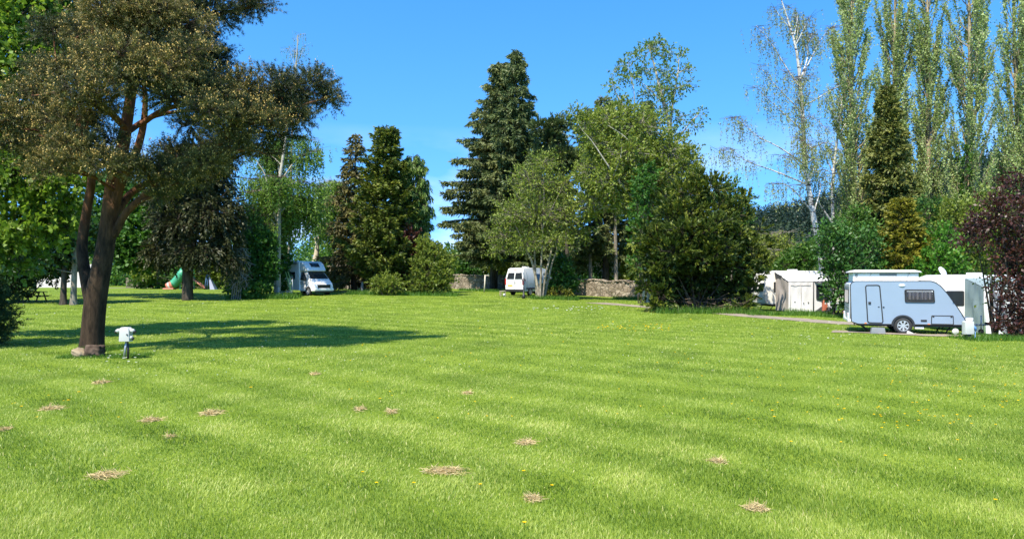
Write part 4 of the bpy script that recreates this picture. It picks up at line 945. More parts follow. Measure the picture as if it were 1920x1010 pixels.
# --- shrubs on the right
SH = W(BUSH, L=.2, W=.12, dens=96, slen=.45, twig=.016)
for i, (u, y, cl, mt, p, lab) in enumerate((
    (1560, 43, [(1562, 466, 34, 34, .4), (1592, 500, 40, 46, 0), (1622, 462, 32, 32, .5), (1572, 545, 28, 26, -.3), (1560, 506, 16, 24, .3), (1600, 560, 28, 20, -.2), (1565, 440, 34, 22, .5), (1640, 520, 30, 40, .6)], 'laurel', W(SH, tone=.06), 'tall dark laurel between the beige awning and the blue caravan'),
    (1500, 62, [(1505, 485, 30, 20, 0), (1480, 498, 26, 16, 0), (1525, 470, 22, 18, .5)], 'shrub', W(SH, L=.26, W=.15), 'mid green shrub rising behind the beige caravan roof'),
    (1630, 50, [(1620, 440, 40, 30, 0), (1600, 410, 28, 24, .4), (1650, 470, 36, 34, 0)], 'shrub', SH, 'green shrub to the left of the golden cypress'),
    (1770, 42, [(1765, 485, 36, 34, 0), (1740, 510, 26, 24, 0), (1790, 510, 28, 26, -.2), (1775, 445, 28, 24, .4), (1720, 520, 22, 20, .2)], 'bright', SH, 'fresh green shrub behind the front of the blue caravan'),
    (1830, 44, [(1825, 430, 42, 40, 0), (1800, 400, 30, 28, .3), (1845, 480, 34, 36, 0), (1860, 390, 34, 36, .3), (1780, 420, 20, 24, 0)], 'olive', W(SH, tone=-.05), 'loose olive shrub under the widest poplar'),
    (1725, 47, [(1725, 450, 26, 50, 0), (1740, 400, 24, 30, .2), (1718, 500, 22, 30, 0)], 'shrub', W(SH, tone=-.12), 'dark green shrub squeezed right of the golden cypress'),
    (1900, 47, [(1900, 420, 50, 50, 0), (1930, 380, 40, 40, 0), (1890, 470, 40, 40, 0)], 'shrub', W(SH, tone=-.1), 'green shrub behind the copper beech at the right edge'),
    )):
    bush('tall_shrub', lab, 'shrub', u, y, cl, mt, 100 + i, p, group='shrubs behind the caravans', stems=7)
weeping_tree('willow_tree', 'pale green weeping tree behind the beige caravan', 1450, 76,
    [[(1452, 560, 0, .2), (1450, 510, 0, .15), (1450, 440, 0, .06)]],
    [[(1450, 490, 0, .06), (1430, 460, 0, .04), (1415, 470, 0, .02)], [(1450, 485, 0, .06), (1472, 452, 0, .04), (1490, 460, 0, .02)], [(1450, 460, 0, .06), (1440, 440, -.6, .04), (1425, 438, -.8, .02)], [(1450, 460, 0, .06), (1462, 438, -.5, .04), (1478, 435, -.6, .02)], [(1450, 500, 0, .06), (1445, 480, -1.5, .04), (1440, 480, -2.5, .02)], [(1450, 510, 0, .06), (1480, 495, -.6, .04), (1510, 500, -.8, .02)]],
    110, 'olive', 'bark_grey', ln=(.8, 2.6), den=20, side=1.7, L=.26, Wd=.12, twig='twig_grey')
PU = W(BUSH, L=.125, W=.085, dens=150, per=6, slen=.5, shell=.5, twig=.014, bias=(0, 0, .1))
bush('copper_beech', 'dark reddish purple copper beech shrub at the right edge of the lawn', 'shrub', 1908, 27, [(1885, 405, 44, 40, 0), (1912, 352, 36, 34, .3), (1900, 475, 38, 40, 0), (1922, 560, 42, 40, 0), (1906, 612, 34, 24, -.2), (1888, 540, 18, 18, -.3), (1845, 425, 32, 30, .3), (1935, 500, 55, 70, .3), (1960, 420, 50, 60, .3), (1940, 600, 46, 34, 0), (1884, 592, 14, 18, 0), (1825, 445, 22, 22, .2)], 'purple', 111, PU, stems=5)
bush('beech_sprays', 'loose green leafed shrub overhanging the white awning beside the copper beech', 'shrub', 1866, 28.2, [(1862, 515, 26, 20, 0), (1866, 490, 26, 22, 0), (1845, 500, 16, 12, 0), (1868, 560, 18, 24, .2), (1880, 440, 30, 26, -.8), (1835, 470, 20, 16, 0), (1900, 520, 26, 22, -1)], 'olive', 112, W(PU, dens=22, tone=-.1), stems=6)

# --- the wooded hill and the far woods
hx = np.concatenate([np.linspace(-1600, 140, 20), np.linspace(170, 1600, 60)]); hy = np.linspace(260, 1500, 42)
X, Y = np.meshgrid(hx, hy)
rid = 64 * sst(X, 60, 240) + 78 * sst(X, 235, 620) + 4 * np.sin(X * .021) + 3 * np.sin(X * .05 + 1)
Zh = rid * sst(Y, 300, 820) - 12 * (1 - sst(X, 60, 260)) + 2 * np.sin(X * .03 + Y * .02)
Zh = np.where(Y < 300, -3, Zh)
g = Geo(); nx = len(hx); i = np.arange(len(hy) - 1)[:, None] * nx + np.arange(nx - 1)[None]
g.add(np.stack([X, Y, Zh], -1).reshape(-1, 3), np.stack([i, i + 1, i + nx + 1, i + nx], -1).reshape(-1, 4))
M['hill'] = plain('hill ground', (.03, .05, .022), .95, var=.4, scale=.02, spec=.1)
tag(g.build('hill', M['hill'], None, True), kind='structure')
def hz(x, y):
    r = 64 * sst(x, 60, 240) + 78 * sst(x, 235, 620) + 4 * np.sin(x * .021) + 3 * np.sin(x * .05 + 1)
    return r * sst(y, 300, 820) - 12 * (1 - sst(x, 60, 260)) + 2 * np.sin(x * .03 + y * .02)
g = Geo(); rng = np.random.default_rng(120); n = 4200
y = rng.uniform(330, 900, n); x = rng.uniform(.28, .80, n) * y + 10
hh = rng.uniform(8, 17, n); k = 26
base = np.stack([x, y, hz(x, y)], 1)
t = rng.uniform(.05, 1, n * k); az = rng.uniform(0, 6.28, n * k)
H = np.repeat(hh, k); rr = (1 - t) ** .8 * H * .2
p = np.repeat(base, k, 0) + np.stack([np.cos(az) * rr * .4, np.sin(az) * rr * .4, t * H], 1)
d = unit(np.stack([np.cos(az), np.sin(az), -.25 + .9 * t], 1))
leaves(g, p, d, rr * 1.1 + .8, 1.5, rng, np.repeat(rng.normal(.4, .18, n), k) + rng.normal(0, .1, n * k))
tag(g.build('forest', M['forest']), kind='stuff')
g = Geo(); rng = np.random.default_rng(121); n = 420
x = np.concatenate([rng.uniform(-190, 60, 280), rng.uniform(60, 170, 140)]); y = 150 + rng.uniform(-14, 25, n)
hh = rng.uniform(5, 9.5, n) + 2.0 * (np.sin(x * .1) > .3) + 3.5 * sst(x, 20, 90); k = 150
d0 = rdir(rng, n * k); cz = zt(x, y) + hh * .5
p = np.repeat(np.stack([x, y, cz], 1), k, 0) + d0 * np.repeat(np.stack([hh * .36, hh * .36, hh * .5], 1), k, 0) * rng.uniform(.6, 1, (n * k, 1))
leaves(g, p, unit(d0 + .7 * rdir(rng, n * k)), .8, .5, rng, np.repeat(rng.normal(.45, .18, n), k) + rng.normal(0, .14, n * k))
n = 230; x = rng.uniform(-115, 75, n); y = 112 + rng.uniform(-5, 9, n); hh = rng.uniform(4.0, 7.5, n); k = 260
d0 = rdir(rng, n * k)
p = np.repeat(np.stack([x, y, zt(x, y) + hh * .45], 1), k, 0) + d0 * np.repeat(np.stack([hh * .4, hh * .35, hh * .5], 1), k, 0) * rng.uniform(.6, 1, (n * k, 1))
leaves(g, p, unit(d0 + .7 * rdir(rng, n * k)), .55, .36, rng, np.repeat(rng.normal(.4, .18, n), k) + rng.normal(0, .14, n * k))
tag(g.build('woods', M['shrub']), kind='stuff')
# ------------------------------------------------------------------ hard surface helpers
def bx(bm, x0, x1, y0, y1, z0, z1, bev=0.0):
    vs = [bm.verts.new(c) for c in ((x0, y0, z0), (x1, y0, z0), (x1, y1, z0), (x0, y1, z0), (x0, y0, z1), (x1, y0, z1), (x1, y1, z1), (x0, y1, z1))]
    fs = [bm.faces.new([vs[i] for i in q]) for q in ((0, 3, 2, 1), (4, 5, 6, 7), (0, 1, 5, 4), (1, 2, 6, 5), (2, 3, 7, 6), (3, 0, 4, 7))]
    if bev:
        es = list({e for f in fs for e in f.edges})
        bmesh.ops.bevel(bm, geom=es, offset=bev, segments=2, profile=.6, affect='EDGES')

def box(name, mat, parent, x0, x1, y0, y1, z0, z1, bev=.01, smooth=False):
    bm = bmesh.new(); bx(bm, x0, x1, y0, y1, z0, z1, bev); return obj(name, bm, mat, parent, smooth)

def tb(bm, pts, r, sides=8, closed=False):
    pts = [Vector(p) for p in pts]; n = len(pts); rings = []
    for i, p in enumerate(pts):
        a = pts[(i - 1) % n] if (closed or i > 0) else p
        b_ = pts[(i + 1) % n] if (closed or i < n - 1) else p
        t = (b_ - a).normalized()
        ref = Vector((0, 0, 1)) if abs(t.z) < .9 else Vector((1, 0, 0))
        u = t.cross(ref).normalized(); v = t.cross(u)
        rr = r[i] if isinstance(r, (list, tuple)) else r
        rings.append([bm.verts.new(p + u * math.cos(k * 2 * math.pi / sides) * rr + v * math.sin(k * 2 * math.pi / sides) * rr) for k in range(sides)])
    for i in range(n if closed else n - 1):
        A, B = rings[i], rings[(i + 1) % n]
        for k in range(sides):
            bm.faces.new((A[k], A[(k + 1) % sides], B[(k + 1) % sides], B[k]))
    if not closed:
        bm.faces.new(rings[0][::-1]); bm.faces.new(rings[-1])

def pipe(name, mat, parent, pts, r, sides=8, closed=False):
    bm = bmesh.new(); tb(bm, pts, r, sides, closed); return obj(name, bm, mat, parent, True)

def prism(bm, prof, hw, cut=None):
    """a side profile (x, z) swept over the width; hw: half width per profile point (or one number)"""
    n = len(prof); h = hw if isinstance(hw, (list, tuple)) else [hw] * n
    L = [bm.verts.new((p[0], -h[i], p[1])) for i, p in enumerate(prof)]
    Rr = [bm.verts.new((p[0], h[i], p[1])) for i, p in enumerate(prof)]
    sides = [bm.faces.new(L), bm.faces.new(Rr[::-1])]
    rim = []
    for i in range(n):
        j = (i + 1) % n
        rim.append(bm.faces.new((L[j], L[i], Rr[i], Rr[j])))
    return sides, rim

def prism_obj(name, mat, parent, prof, hw, bev=.03, seg=3, smooth=True):
    bm = bmesh.new(); s, rim = prism(bm, prof, hw)
    if bev:
        es = list({e for f in s for e in f.edges})
        bmesh.ops.bevel(bm, geom=es, offset=bev, segments=seg, profile=.5, affect='EDGES')
    o = obj(name, bm, mat, parent)
    if smooth:
        o.data.polygons.foreach_set('use_smooth', [True] * len(o.data.polygons))
        o.data.set_sharp_from_angle(angle=R(35))
    return o

def round_poly(pts, r, seg=4):
    """round the corners of a closed 2-D outline"""
    out = []; n = len(pts)
    for i in range(n):
        p0, p1, p2 = Vector(pts[i - 1]), Vector(pts[i]), Vector(pts[(i + 1) % n])
        a, c = (p0 - p1), (p2 - p1); rr = min(r, a.length * .45, c.length * .45)
        a, c = p1 + a.normalized() * rr, p1 + c.normalized() * rr
        for k in range(seg + 1):
            t = k / seg; out.append(tuple(a * (1 - t) ** 2 + p1 * 2 * t * (1 - t) + c * t ** 2))
    return out

def panel(name, mat, parent, pts2, y, th, axis='y', sgn=-1):
    """flat panel from an outline (a, b) standing on plane y (or x); th is its thickness outward"""
    bm = bmesh.new()
    f3 = (lambda a, b_, d: (a, d, b_)) if axis == 'y' else (lambda a, b_, d: (d, a, b_))
    A = [bm.verts.new(f3(a, b_, y)) for a, b_ in pts2]; B = [bm.verts.new(f3(a, b_, y + sgn * th)) for a, b_ in pts2]
    bm.faces.new(A); bm.faces.new(B[::-1]); n = len(A)
    for i in range(n): bm.faces.new((A[i], A[(i + 1) % n], B[(i + 1) % n], B[i]))
    return obj(name, bm, mat, parent)

def quadplate(name, mat, parent, q, th=.012):
    """a plate on any four corners, thickened along its normal"""
    q = [Vector(p) for p in q]; nrm = (q[1] - q[0]).cross(q[2] - q[0]).normalized()
    bm = bmesh.new(); A = [bm.verts.new(p) for p in q]; B = [bm.verts.new(p + nrm * th) for p in q]
    bm.faces.new(A[::-1]); bm.faces.new(B); n = len(q)
    for i in range(n): bm.faces.new((A[i], A[(i + 1) % n], B[(i + 1) % n], B[i]))
    return obj(name, bm, mat, parent)

def lathe(bm, prof, c, axis='y', seg=24):
    """(radius, along) rows turned about an axis through c"""
    rings = []
    for r, t in prof:
        ring = []
        for k in range(seg):
            a = k * 2 * math.pi / seg
            p = {'y': (r * math.cos(a), t, r * math.sin(a)), 'z': (r * math.cos(a), r * math.sin(a), t), 'x': (t, r * math.cos(a), r * math.sin(a))}[axis]
            ring.append(bm.verts.new((c[0] + p[0], c[1] + p[1], c[2] + p[2])))
        rings.append(ring)
    for A, B in zip(rings, rings[1:]):
        for k in range(seg): bm.faces.new((A[k], A[(k + 1) % seg], B[(k + 1) % seg], B[k]))
    bm.faces.new(rings[0][::-1]); bm.faces.new(rings[-1])

def wheel(parent, x, y, r, side=-1, wd=.19, spokes=7, rimmat='alloy'):
    """wheel > tyre, rim ; side: which way its face looks"""
    bm = bmesh.new(); s = side
    lathe(bm, [(r * .66, s * .0), (r * .72, s * .012), (r * .93, s * .01), (r, -s * .03), (r, -s * (wd - .03)), (r * .93, -s * wd), (r * .6, -s * wd)], (x, y, r))
    w_ = obj('wheel', bm, MV['rubber'], parent, True)
    bm = bmesh.new()
    lathe(bm, [(r * .66, s * .006), (r * .60, s * .012), (r * .57, -s * .05), (r * .2, -s * .055), (r * .01, -s * .055)], (x, y, r))
    rim = obj('rim_dish', bm, MV['dark'], w_, True)
    bm = bmesh.new()
    for k in range(spokes):
        a = k * 2 * math.pi / spokes + .3; ca, sa = math.cos(a), math.sin(a)
        q = []
        for rr, hw in ((r * .10, r * .075), (r * .60, r * .11)):
            for e in (-1, 1): q.append((x + rr * ca - e * hw * sa, rr * sa + e * hw * ca + r))
        q = [q[0], q[1], q[3], q[2]]
        A = [bm.verts.new((a_, y + s * .012, b_)) for a_, b_ in q]; B = [bm.verts.new((a_, y - s * .03, b_)) for a_, b_ in q]
        bm.faces.new(A); bm.faces.new(B[::-1])
        for i in range(4): bm.faces.new((A[i], A[(i + 1) % 4], B[(i + 1) % 4], B[i]))
    lathe(bm, [(r * .16, s * .016), (r * .16, -s * .03)], (x, y, r), seg=12)
    lathe(bm, [(r * .665, s * .004), (r * .665, s * .016), (r * .60, s * .016), (r * .60, s * .004)], (x, y, r))
    obj('rim', bm, MV[rimmat], w_)
    return w_

MV = {}
MV['blue'] = plain('pale blue panel', (.235, .305, .395), .45, var=.03, scale=2)
MV['white'] = plain('white coachwork', (.78, .78, .77), .3, var=.03, scale=2, coat=.2)
MV['cream'] = plain('cream coachwork', (.72, .69, .62), .35, var=.04, scale=2)
MV['silver'] = plain('silver grey moulding', (.42, .45, .48), .35, var=.05)
MV['grey'] = plain('mid grey', (.22, .23, .24), .6, var=.1)
MV['dark'] = plain('black plastic', (.022, .022, .024), .5, var=.2)
MV['rubber'] = plain('tyre rubber', (.03, .03, .03), .85, var=.25)
MV['alloy'] = plain('alloy', (.62, .62, .62), .35, metal=.6, var=.05)
MV['steel'] = plain('galvanised steel', (.40, .41, .42), .5, metal=.7, var=.15)
MV['chassis'] = plain('chassis black', (.02, .02, .02), .6, var=.3)
MV['glass'] = glassmat('tinted glass')
MV['clearglass'] = glassmat('clear window', (.05, .05, .06), .72)
MV['red'] = plain('red lamp lens', (.42, .02, .02), .25, var=.05)
MV['orange'] = plain('amber reflector', (.75, .22, .05), .3, var=.05)
MV['lamp'] = plain('clear lamp lens', (.62, .64, .66), .1, var=.05)
MV['yellow'] = plain('yellow number plate', (.80, .55, .05), .4, var=.03)
MV['fabric_white'] = plain('white canvas', (.80, .80, .78), .9, var=.05)
MV['awn_white'] = plain('pale awning cloth', (.66, .63, .62), .9, var=.08, scale=1.2)
MV['awn_grey'] = plain('beige grey awning cloth', (.42, .37, .33), .95, var=.12, scale=1.5)
MV['awn_dark'] = plain('charcoal awning cloth', (.07, .07, .075), .9, var=.15)
MV['awn_teal'] = plain('grey green awning cloth', (.20, .26, .26), .95, var=.12, scale=1.2)
MV['wood'] = plain('weathered wood', (.20, .13, .075), .85, var=.35, scale=6)
MV['palewood'] = plain('pale wood', (.46, .38, .27), .85, var=.2, scale=5)
MV['darkwood'] = plain('dark wood', (.06, .04, .028), .85, var=.35, scale=5)
MV['pale_post'] = plain('pale painted post', (.60, .55, .45), .8, var=.15, scale=4)
MV['green_tube'] = plain('green moulded plastic', (.05, .30, .16), .45, var=.06)
MV['salmon'] = plain('faded pink plastic', (.62, .26, .17), .5, var=.08)
MV['swing_blue'] = plain('blue play frame', (.06, .13, .25), .5, var=.1)
MV['lilac'] = plain('pale lilac plastic', (.42, .42, .55), .5, var=.06)
MV['lime'] = plain('pale lime pole', (.48, .60, .18), .5, var=.06)
MV['logo'] = plain('brown graphic', (.12, .06, .05), .5, var=.2, scale=9)
MV['stripe'] = plain('grey stripe graphic', (.20, .20, .22), .6, var=.1)
MV['fire_red'] = plain('faded red box', (.55, .16, .09), .6, var=.2, scale=5)
MV['box_white'] = plain('white plastic box', (.52, .52, .48), .45, var=.05, scale=4)
MV['cable'] = plain('blue cable plug', (.10, .25, .55), .5)

def curtain_mat():
    m, nt, b = nmat('pleated curtain')
    tc = N(nt, 'ShaderNodeTexCoord'); wv = N(nt, 'ShaderNodeTexWave'); wv.inputs['Scale'].default_value = 2.2; wv.inputs['Distortion'].default_value = 1.0
    nt.links.new(tc.outputs['Object'], wv.inputs['Vector'])
    cr = ramp(nt, [(.07, .05, .05), (.30, .26, .25)]); nt.links.new(wv.outputs['Fac'], cr.inputs['Fac'])
    nt.links.new(cr.outputs['Color'], b.inputs['Base Color']); b.inputs['Roughness'].default_value = .9
    return m
MV['curtain'] = curtain_mat()

# ------------------------------------------------------------------ the pale blue caravan
def blue_caravan():
    hd = R(-19); c, s = math.cos(hd), math.sin(hd)
    wp = G(1693, 29.05)
    lx, ly = 1.965, -1.03
    lx, ly = lx * .96, ly * .96
    loc = (wp[0] - (c * lx - s * ly), wp[1] - (s * lx + c * ly), 0.0)
    t = empty('touring_caravan', loc, hd, 'pale blue touring caravan with white pop up roof and black trimmed door', 'caravan')
    prof = [(.04, .46), (.30, .37), (4.21, .40), (4.235, .50), (4.10, .78), (3.90, 1.12), (3.55, 1.66), (3.32, 1.95), (3.16, 2.08), (2.98, 2.145), (.16, 2.14), (.05, 2.08), (0, 1.98)]
    sh = lambda k: [(2.1 + (x - 2.1) * k, 1.27 + (z - 1.27) * k) for x, z in prof]
    prism_obj('body', MV['white'], t, sh(.992), 1.02, .02)
    for sg in (-1, 1):
        bm = bmesh.new(); A = round_poly(prof, .06)
        f = [bm.verts.new((x, sg * 1.0185, z)) for x, z in A]; g2 = [bm.verts.new((x, sg * 1.045, z)) for x, z in A]
        bm.faces.new(f); bm.faces.new(g2[::-1])
        for i in range(len(A)): bm.faces.new((f[i], f[(i + 1) % len(A)], g2[(i + 1) % len(A)], g2[i]))
        obj('side_panel', bm, MV['blue'], t)
        pipe('trim', MV['dark'], t, [(x, sg * 1.043, z) for x, z in round_poly(sh(1.0), .06)], .018, 6, True)
    # rising roof
    pw = box('roof_wall', MV['fabric_white'], t, .12, 2.56, -.88, .88, 2.135, 2.50, .02)
    box('vent', MV['grey'], pw, 1.12, 1.76, -.895, -.875, 2.36, 2.45, .004)
    box('end_vent', MV['grey'], pw, .2, .3, -.893, -.875, 2.3, 2.44, .004)
    for x0, x1 in ((.72, .80), (2.10, 2.22)): pipe('strut', MV['steel'], pw, [(x0, -.9, 2.2), (x1, -.9, 2.47)], .008, 6)
    prism_obj('roof_lid', MV['white'], t, [(.0, 2.50), (2.66, 2.50), (2.64, 2.54), (2.4, 2.60), (.2, 2.605), (.03, 2.545)], .98, .02)
    box('lid_seal', MV['dark'], t, .02, 2.62, -.972, .972, 2.478, 2.499, .003)
    # door
    dq = [(.66, .43), (1.23, .425), (1.10, 1.975), (.575, 1.97)]
    d = panel('door', MV['blue'], t, round_poly(dq, .09), -1.0455, .006)
    pipe('door_frame', MV['dark'], d, [(x, -1.053, z) for x, z in round_poly(dq, .09)], .024, 6, True)
    box('handle', MV['dark'], d, .68, .78, -1.085, -1.05, 1.19, 1.29, .01)
    box('lock', MV['dark'], d, 1.04, 1.10, -1.07, -1.05, 1.07, 1.10, .004); box('door_stop', MV['dark'], t, 1.22, 1.28, -1.075, -1.044, 1.06, 1.10, .004)
    # window
    wq = round_poly([(2.05, 1.30), (3.10, 1.30), (3.06, 1.79), (2.03, 1.79)], .05)
    wf = panel('window', MV['dark'], t, wq, -1.0452, .014)
    rg = np.random.default_rng(3); bm = bmesh.new(); n = 56
    col = []
    for i in range(n + 1):
        x = 2.14 + .87 * i / n; yy = -1.064 - .006 * math.sin(i * 1.15) - .003 * math.sin(i * .37)
        col.append([bm.verts.new((x, yy, 1.40)), bm.verts.new((x - .01, yy, 1.71))])
    for a, b_ in zip(col, col[1:]): bm.faces.new((a[0], b_[0], b_[1], a[1]))
    obj('curtain', bm, MV['curtain'], wf, True)
    box('blind', MV['white'], wf, 2.10, 3.04, -1.068, -1.06, 1.705, 1.755, .003)
    panel('pane', MV['clearglass'], wf, round_poly([(2.11, 1.36), (3.03, 1.36), (3.00, 1.76), (2.09, 1.76)], .04), -1.076, .004)
    pipe('window_rim', MV['dark'], wf, [(x, -1.07, z) for x, z in wq], .022, 6, True)
    box('window_bar', MV['dark'], wf, 2.2, 2.96, -1.086, -1.078, 1.345, 1.365, .003); box('catch', MV['dark'], wf, 2.55, 2.60, -1.09, -1.078, 1.37, 1.40, .003)
    # awning light, vent, hatch, reflectors
    bm = bmesh.new(); bmesh.ops.create_uvsphere(bm, u_segments=18, v_segments=10, radius=1)
    for v in bm.verts: v.co = Vector((1.93 + v.co.x * .125, -1.045 + v.co.y * .05, 1.965 + v.co.z * .06))
    obj('awning_light', bm, MV['white'], t, True)
    box('fridge_vent', MV['dark'], t, 2.61, 2.83, -1.058, -1.044, .50, .585, .006)
    hq = [(2.99, .42), (3.77, .42), (3.76, .755), (3.0, .755)]
    h = panel('locker_door', MV['blue'], t, round_poly(hq, .03), -1.0455, .006)
    pipe('locker_frame', MV['dark'], h, [(x, -1.053, z) for x, z in round_poly(hq, .03)], .017, 6, True)
    for x in (3.06, 3.70): box('latch', MV['dark'], h, x - .035, x + .035, -1.066, -1.05, .69, .745, .006)
    for x in (.58, 2.90): box('reflector', MV['orange'], t, x - .045, x + .045, -1.056, -1.044, .385, .425, .004)
    # rear end, left in the photo
    box('rear_panel', MV['silver'], t, -.035, .012, -.96, .96, .55, 2.02, .02)
    rw = box('rear_window', MV['glass'], t, -.05, -.034, -.80, .80, 1.22, 1.78, .01)
    pipe('rear_window_frame', MV['dark'], rw, [(-.045, -.8, 1.22), (-.045, .8, 1.22), (-.045, .8, 1.78), (-.045, -.8, 1.78)], .02, 6, True)
    box('rear_band', MV['grey'], t, -.05, -.034, -.93, .93, 1.0, 1.06, .006); box('rear_band', MV['grey'], t, -.05, -.034, -.93, .93, .84, .90, .006); box('rear_rail', MV['grey'], t, -.05, -.034, -.93, .93, 1.86, 1.92, .006)
    for sg in (-1, 1):
        l = box('light_cluster', MV['lamp'], t, -.10, -.034, sg * .80 - .14, sg * .80 + .14, .50, .83, .03)
        box('tail_lens', MV['red'], l, -.108, -.098, sg * .84 - .07, sg * .84 + .07, .70, .82, .006)
    box('bumper', MV['white'], t, -.09, .03, -.98, .98, .44, .56, .03)
    # running gear
    box('chassis', MV['chassis'], t, .30, 4.23, -1.0, 1.0, .295, .385, .01)
    for sg, face in ((-1, -1), (1, 1)):
        wheel(t, 1.965, sg * 1.085, .325, face)
        bm = bmesh.new(); o_, i_ = [], []
        for k in range(17):
            a = math.pi * (k / 16) * 1.06 - .1
            o_.append((1.965 + .43 * math.cos(a), .345 + .42 * math.sin(a))); i_.append((1.965 + .355 * math.cos(a), .345 + .345 * math.sin(a)))
        for k in range(16):
            q = [o_[k], o_[k + 1], i_[k + 1], i_[k]]
            A = [bm.verts.new((x, sg * 1.03, z)) for x, z in q]; B = [bm.verts.new((x, sg * 1.105, z)) for x, z in q]
            bm.faces.new(A); bm.faces.new(B[::-1])
            for i in range(4): bm.faces.new((A[i], A[(i + 1) % 4], B[(i + 1) % 4], B[i]))
        bmesh.ops.remove_doubles(bm, verts=bm.verts[:], dist=.001)
        obj('wheel_arch', bm, MV['dark'], t)
        bm = bmesh.new(); lathe(bm, [(.355, -.004), (.355, .004)], (1.965, sg * 1.046, .345)); obj('wheel_recess', bm, MV['chassis'], t)
        pipe('steady', MV['chassis'], t, [(.42, sg * .85, .33), (.86, sg * .85, .01)], .03, 6); pipe('steady', MV['chassis'], t, [(3.72, sg * .8, .32), (3.52, sg * .8, .01)], .03, 6)
    box('axle', MV['chassis'], t, 1.90, 2.03, -.9, .9, .26, .36, .02)
    box('waste_pipe_guard', MV['white'], t, 2.40, 2.74, -.98, -.80, .20, .31, .02)
    bm = bmesh.new(); tb(bm, [(4.0, -.55, .34), (5.05, -.05, .36), (5.25, 0, .38)], .035, 6); tb(bm, [(4.0, .55, .34), (5.05, .05, .36)], .035, 6)
    db = obj('drawbar', bm, MV['steel'], t); box('hitch', MV['dark'], db, 5.1, 5.36, -.05, .05, .36, .47, .02); box('gas_locker', MV['white'], t, 4.15, 4.62, -.45, .45, .42, .66, .04)
    pipe('jockey_wheel_post', MV['steel'], db, [(4.95, -.12, .10), (4.95, -.12, .75)], .025, 8)
    bm = bmesh.new(); lathe(bm, [(.10, -.03), (.10, .03)], (4.95, -.12, .10), seg=14); obj('jockey_wheel', bm, MV['rubber'], db)
    pipe('rear_socket', MV['dark'], t, [(.2, -.5, .36), (.2, -.5, .27)], .025, 6)
    t.scale = (.96, .96, .96)
    return t, loc, c, s
van_b, bloc, bc_, bs_ = blue_caravan()
def at_b(x, y, z=0.0):
    x, y = x * .96, y * .96
    return (bloc[0] + bc_ * x - bs_ * y, bloc[1] + bs_ * x + bc_ * y, z)
st = empty('caravan_step', at_b(1.0, -1.32), R(-19), 'dark grey plastic step in front of the blue caravan door', 'step')
prism_obj('step_body', MV['grey'], st, [(-.27, .0), (.27, .0), (.22, .24), (-.22, .24)], .17, .015)
box('tread', MV['dark'], st, -.22, .22, -.15, .15, .241, .252, .003)
ck = empty('wheel_chock', at_b(2.22, -1.17), R(-19), 'small pale wedge wedged against the blue caravan wheel', 'chock'); prism_obj('wedge', MV['box_white'], ck, [(-.14, 0), (.14, 0), (.14, .02), (-.06, .12), (-.12, .12)], .06, .006)
dsh = empty('water_lid', at_b(3.86, -.98), R(-19), 'pale oval lid leaning under the nose of the blue caravan', 'lid')
bm = bmesh.new(); lathe(bm, [(.01, 0), (.105, 0), (.12, .012), (.105, .03), (.01, .035)], (0, 0, .125), 'y', 20)
o = obj('lid_plate', bm, MV['box_white'], dsh, True)

# ------------------------------------------------------------------ white / cream touring caravans
def tourer(name, label, loc, hd, L, H, wd, mat, win_front=True, door=False):
    t = empty(name, loc, hd, label, 'caravan')
    prof = [(.03, .48), (.20, .40), (L - .2, .40), (L - .02, .55), (L, 1.3), (L - .12, 2.1), (L - .5, H), (.75, H), (.38, H - .13), (.12, H - .75), (0, 1.15), (0, .7)]
    hw = [wd] * len(prof)
    prism_obj('body', mat, t, prof, hw, .05, 3)
    box('chassis', MV['chassis'], t, .4, L - .4, -wd + .06, wd - .06, .26, .398, .01)
    box('skirt', MV['silver'], t, .25, L - .25, -wd - .012, -wd + .002, .41, .50, .004)
    fw = quadplate('front_window', MV['glass'], t, [(-.004, -.15, 1.25), (-.004, -wd + .22, 1.25), (.10, -wd + .24, 1.80), (.10, -.15, 1.80)], .02); quadplate('front_window', MV['glass'], t, [(-.004, wd - .22, 1.25), (-.004, .15, 1.25), (.10, .15, 1.80), (.10, wd - .24, 1.80)], .02)
    w1 = panel('side_window', MV['dark'], t, round_poly([(.62, 1.18), (1.42, 1.18), (1.42, 1.88), (.62, 1.88)], .07), -wd - .001, .015)
    panel('pane', MV['glass'], w1, round_poly([(.68, 1.24), (1.36, 1.24), (1.36, 1.82), (.68, 1.82)], .05), -wd - .017, .004)
    w2 = panel('side_window', MV['dark'], t, round_poly([(3.6, 1.2), (4.6, 1.2), (4.6, 1.85), (3.6, 1.85)], .07), -wd - .001, .015)
    panel('pane', MV['glass'], w2, round_poly([(3.66, 1.26), (4.54, 1.26), (4.54, 1.79), (3.66, 1.79)], .05), -wd - .017, .004)
    for sg in (-1, 1):
        box('marker_lamp', MV['orange'], t, .16, .2, sg * (wd + .004) - .01, sg * (wd + .004) + .01, .60, .64, .003)
        wheel(t, L * .52, sg * (wd - .02), .32, sg)
        pipe('steady', MV['chassis'], t, [(.75, sg * .8, .34), (.5, sg * .8, .01)], .025, 6); pipe('steady', MV['chassis'], t, [(L - .75, sg * .8, .34), (L - .5, sg * .8, .01)], .025, 6)
    bm = bmesh.new(); tb(bm, [(.4, -.5, .36), (-.75, -.05, .36), (-1.0, 0, .40)], .04, 6); tb(bm, [(.4, .5, .36), (-.75, .05, .36)], .04, 6)
    db = obj('drawbar', bm, MV['steel'], t); pipe('jockey_wheel_post', MV['steel'], db, [(-.7, .12, .06), (-.7, .12, .8)], .025)
    rl = box('roof_light', MV['white'], t, 2.2, 2.7, -.25, .25, H, H + .10, .03)
    return t

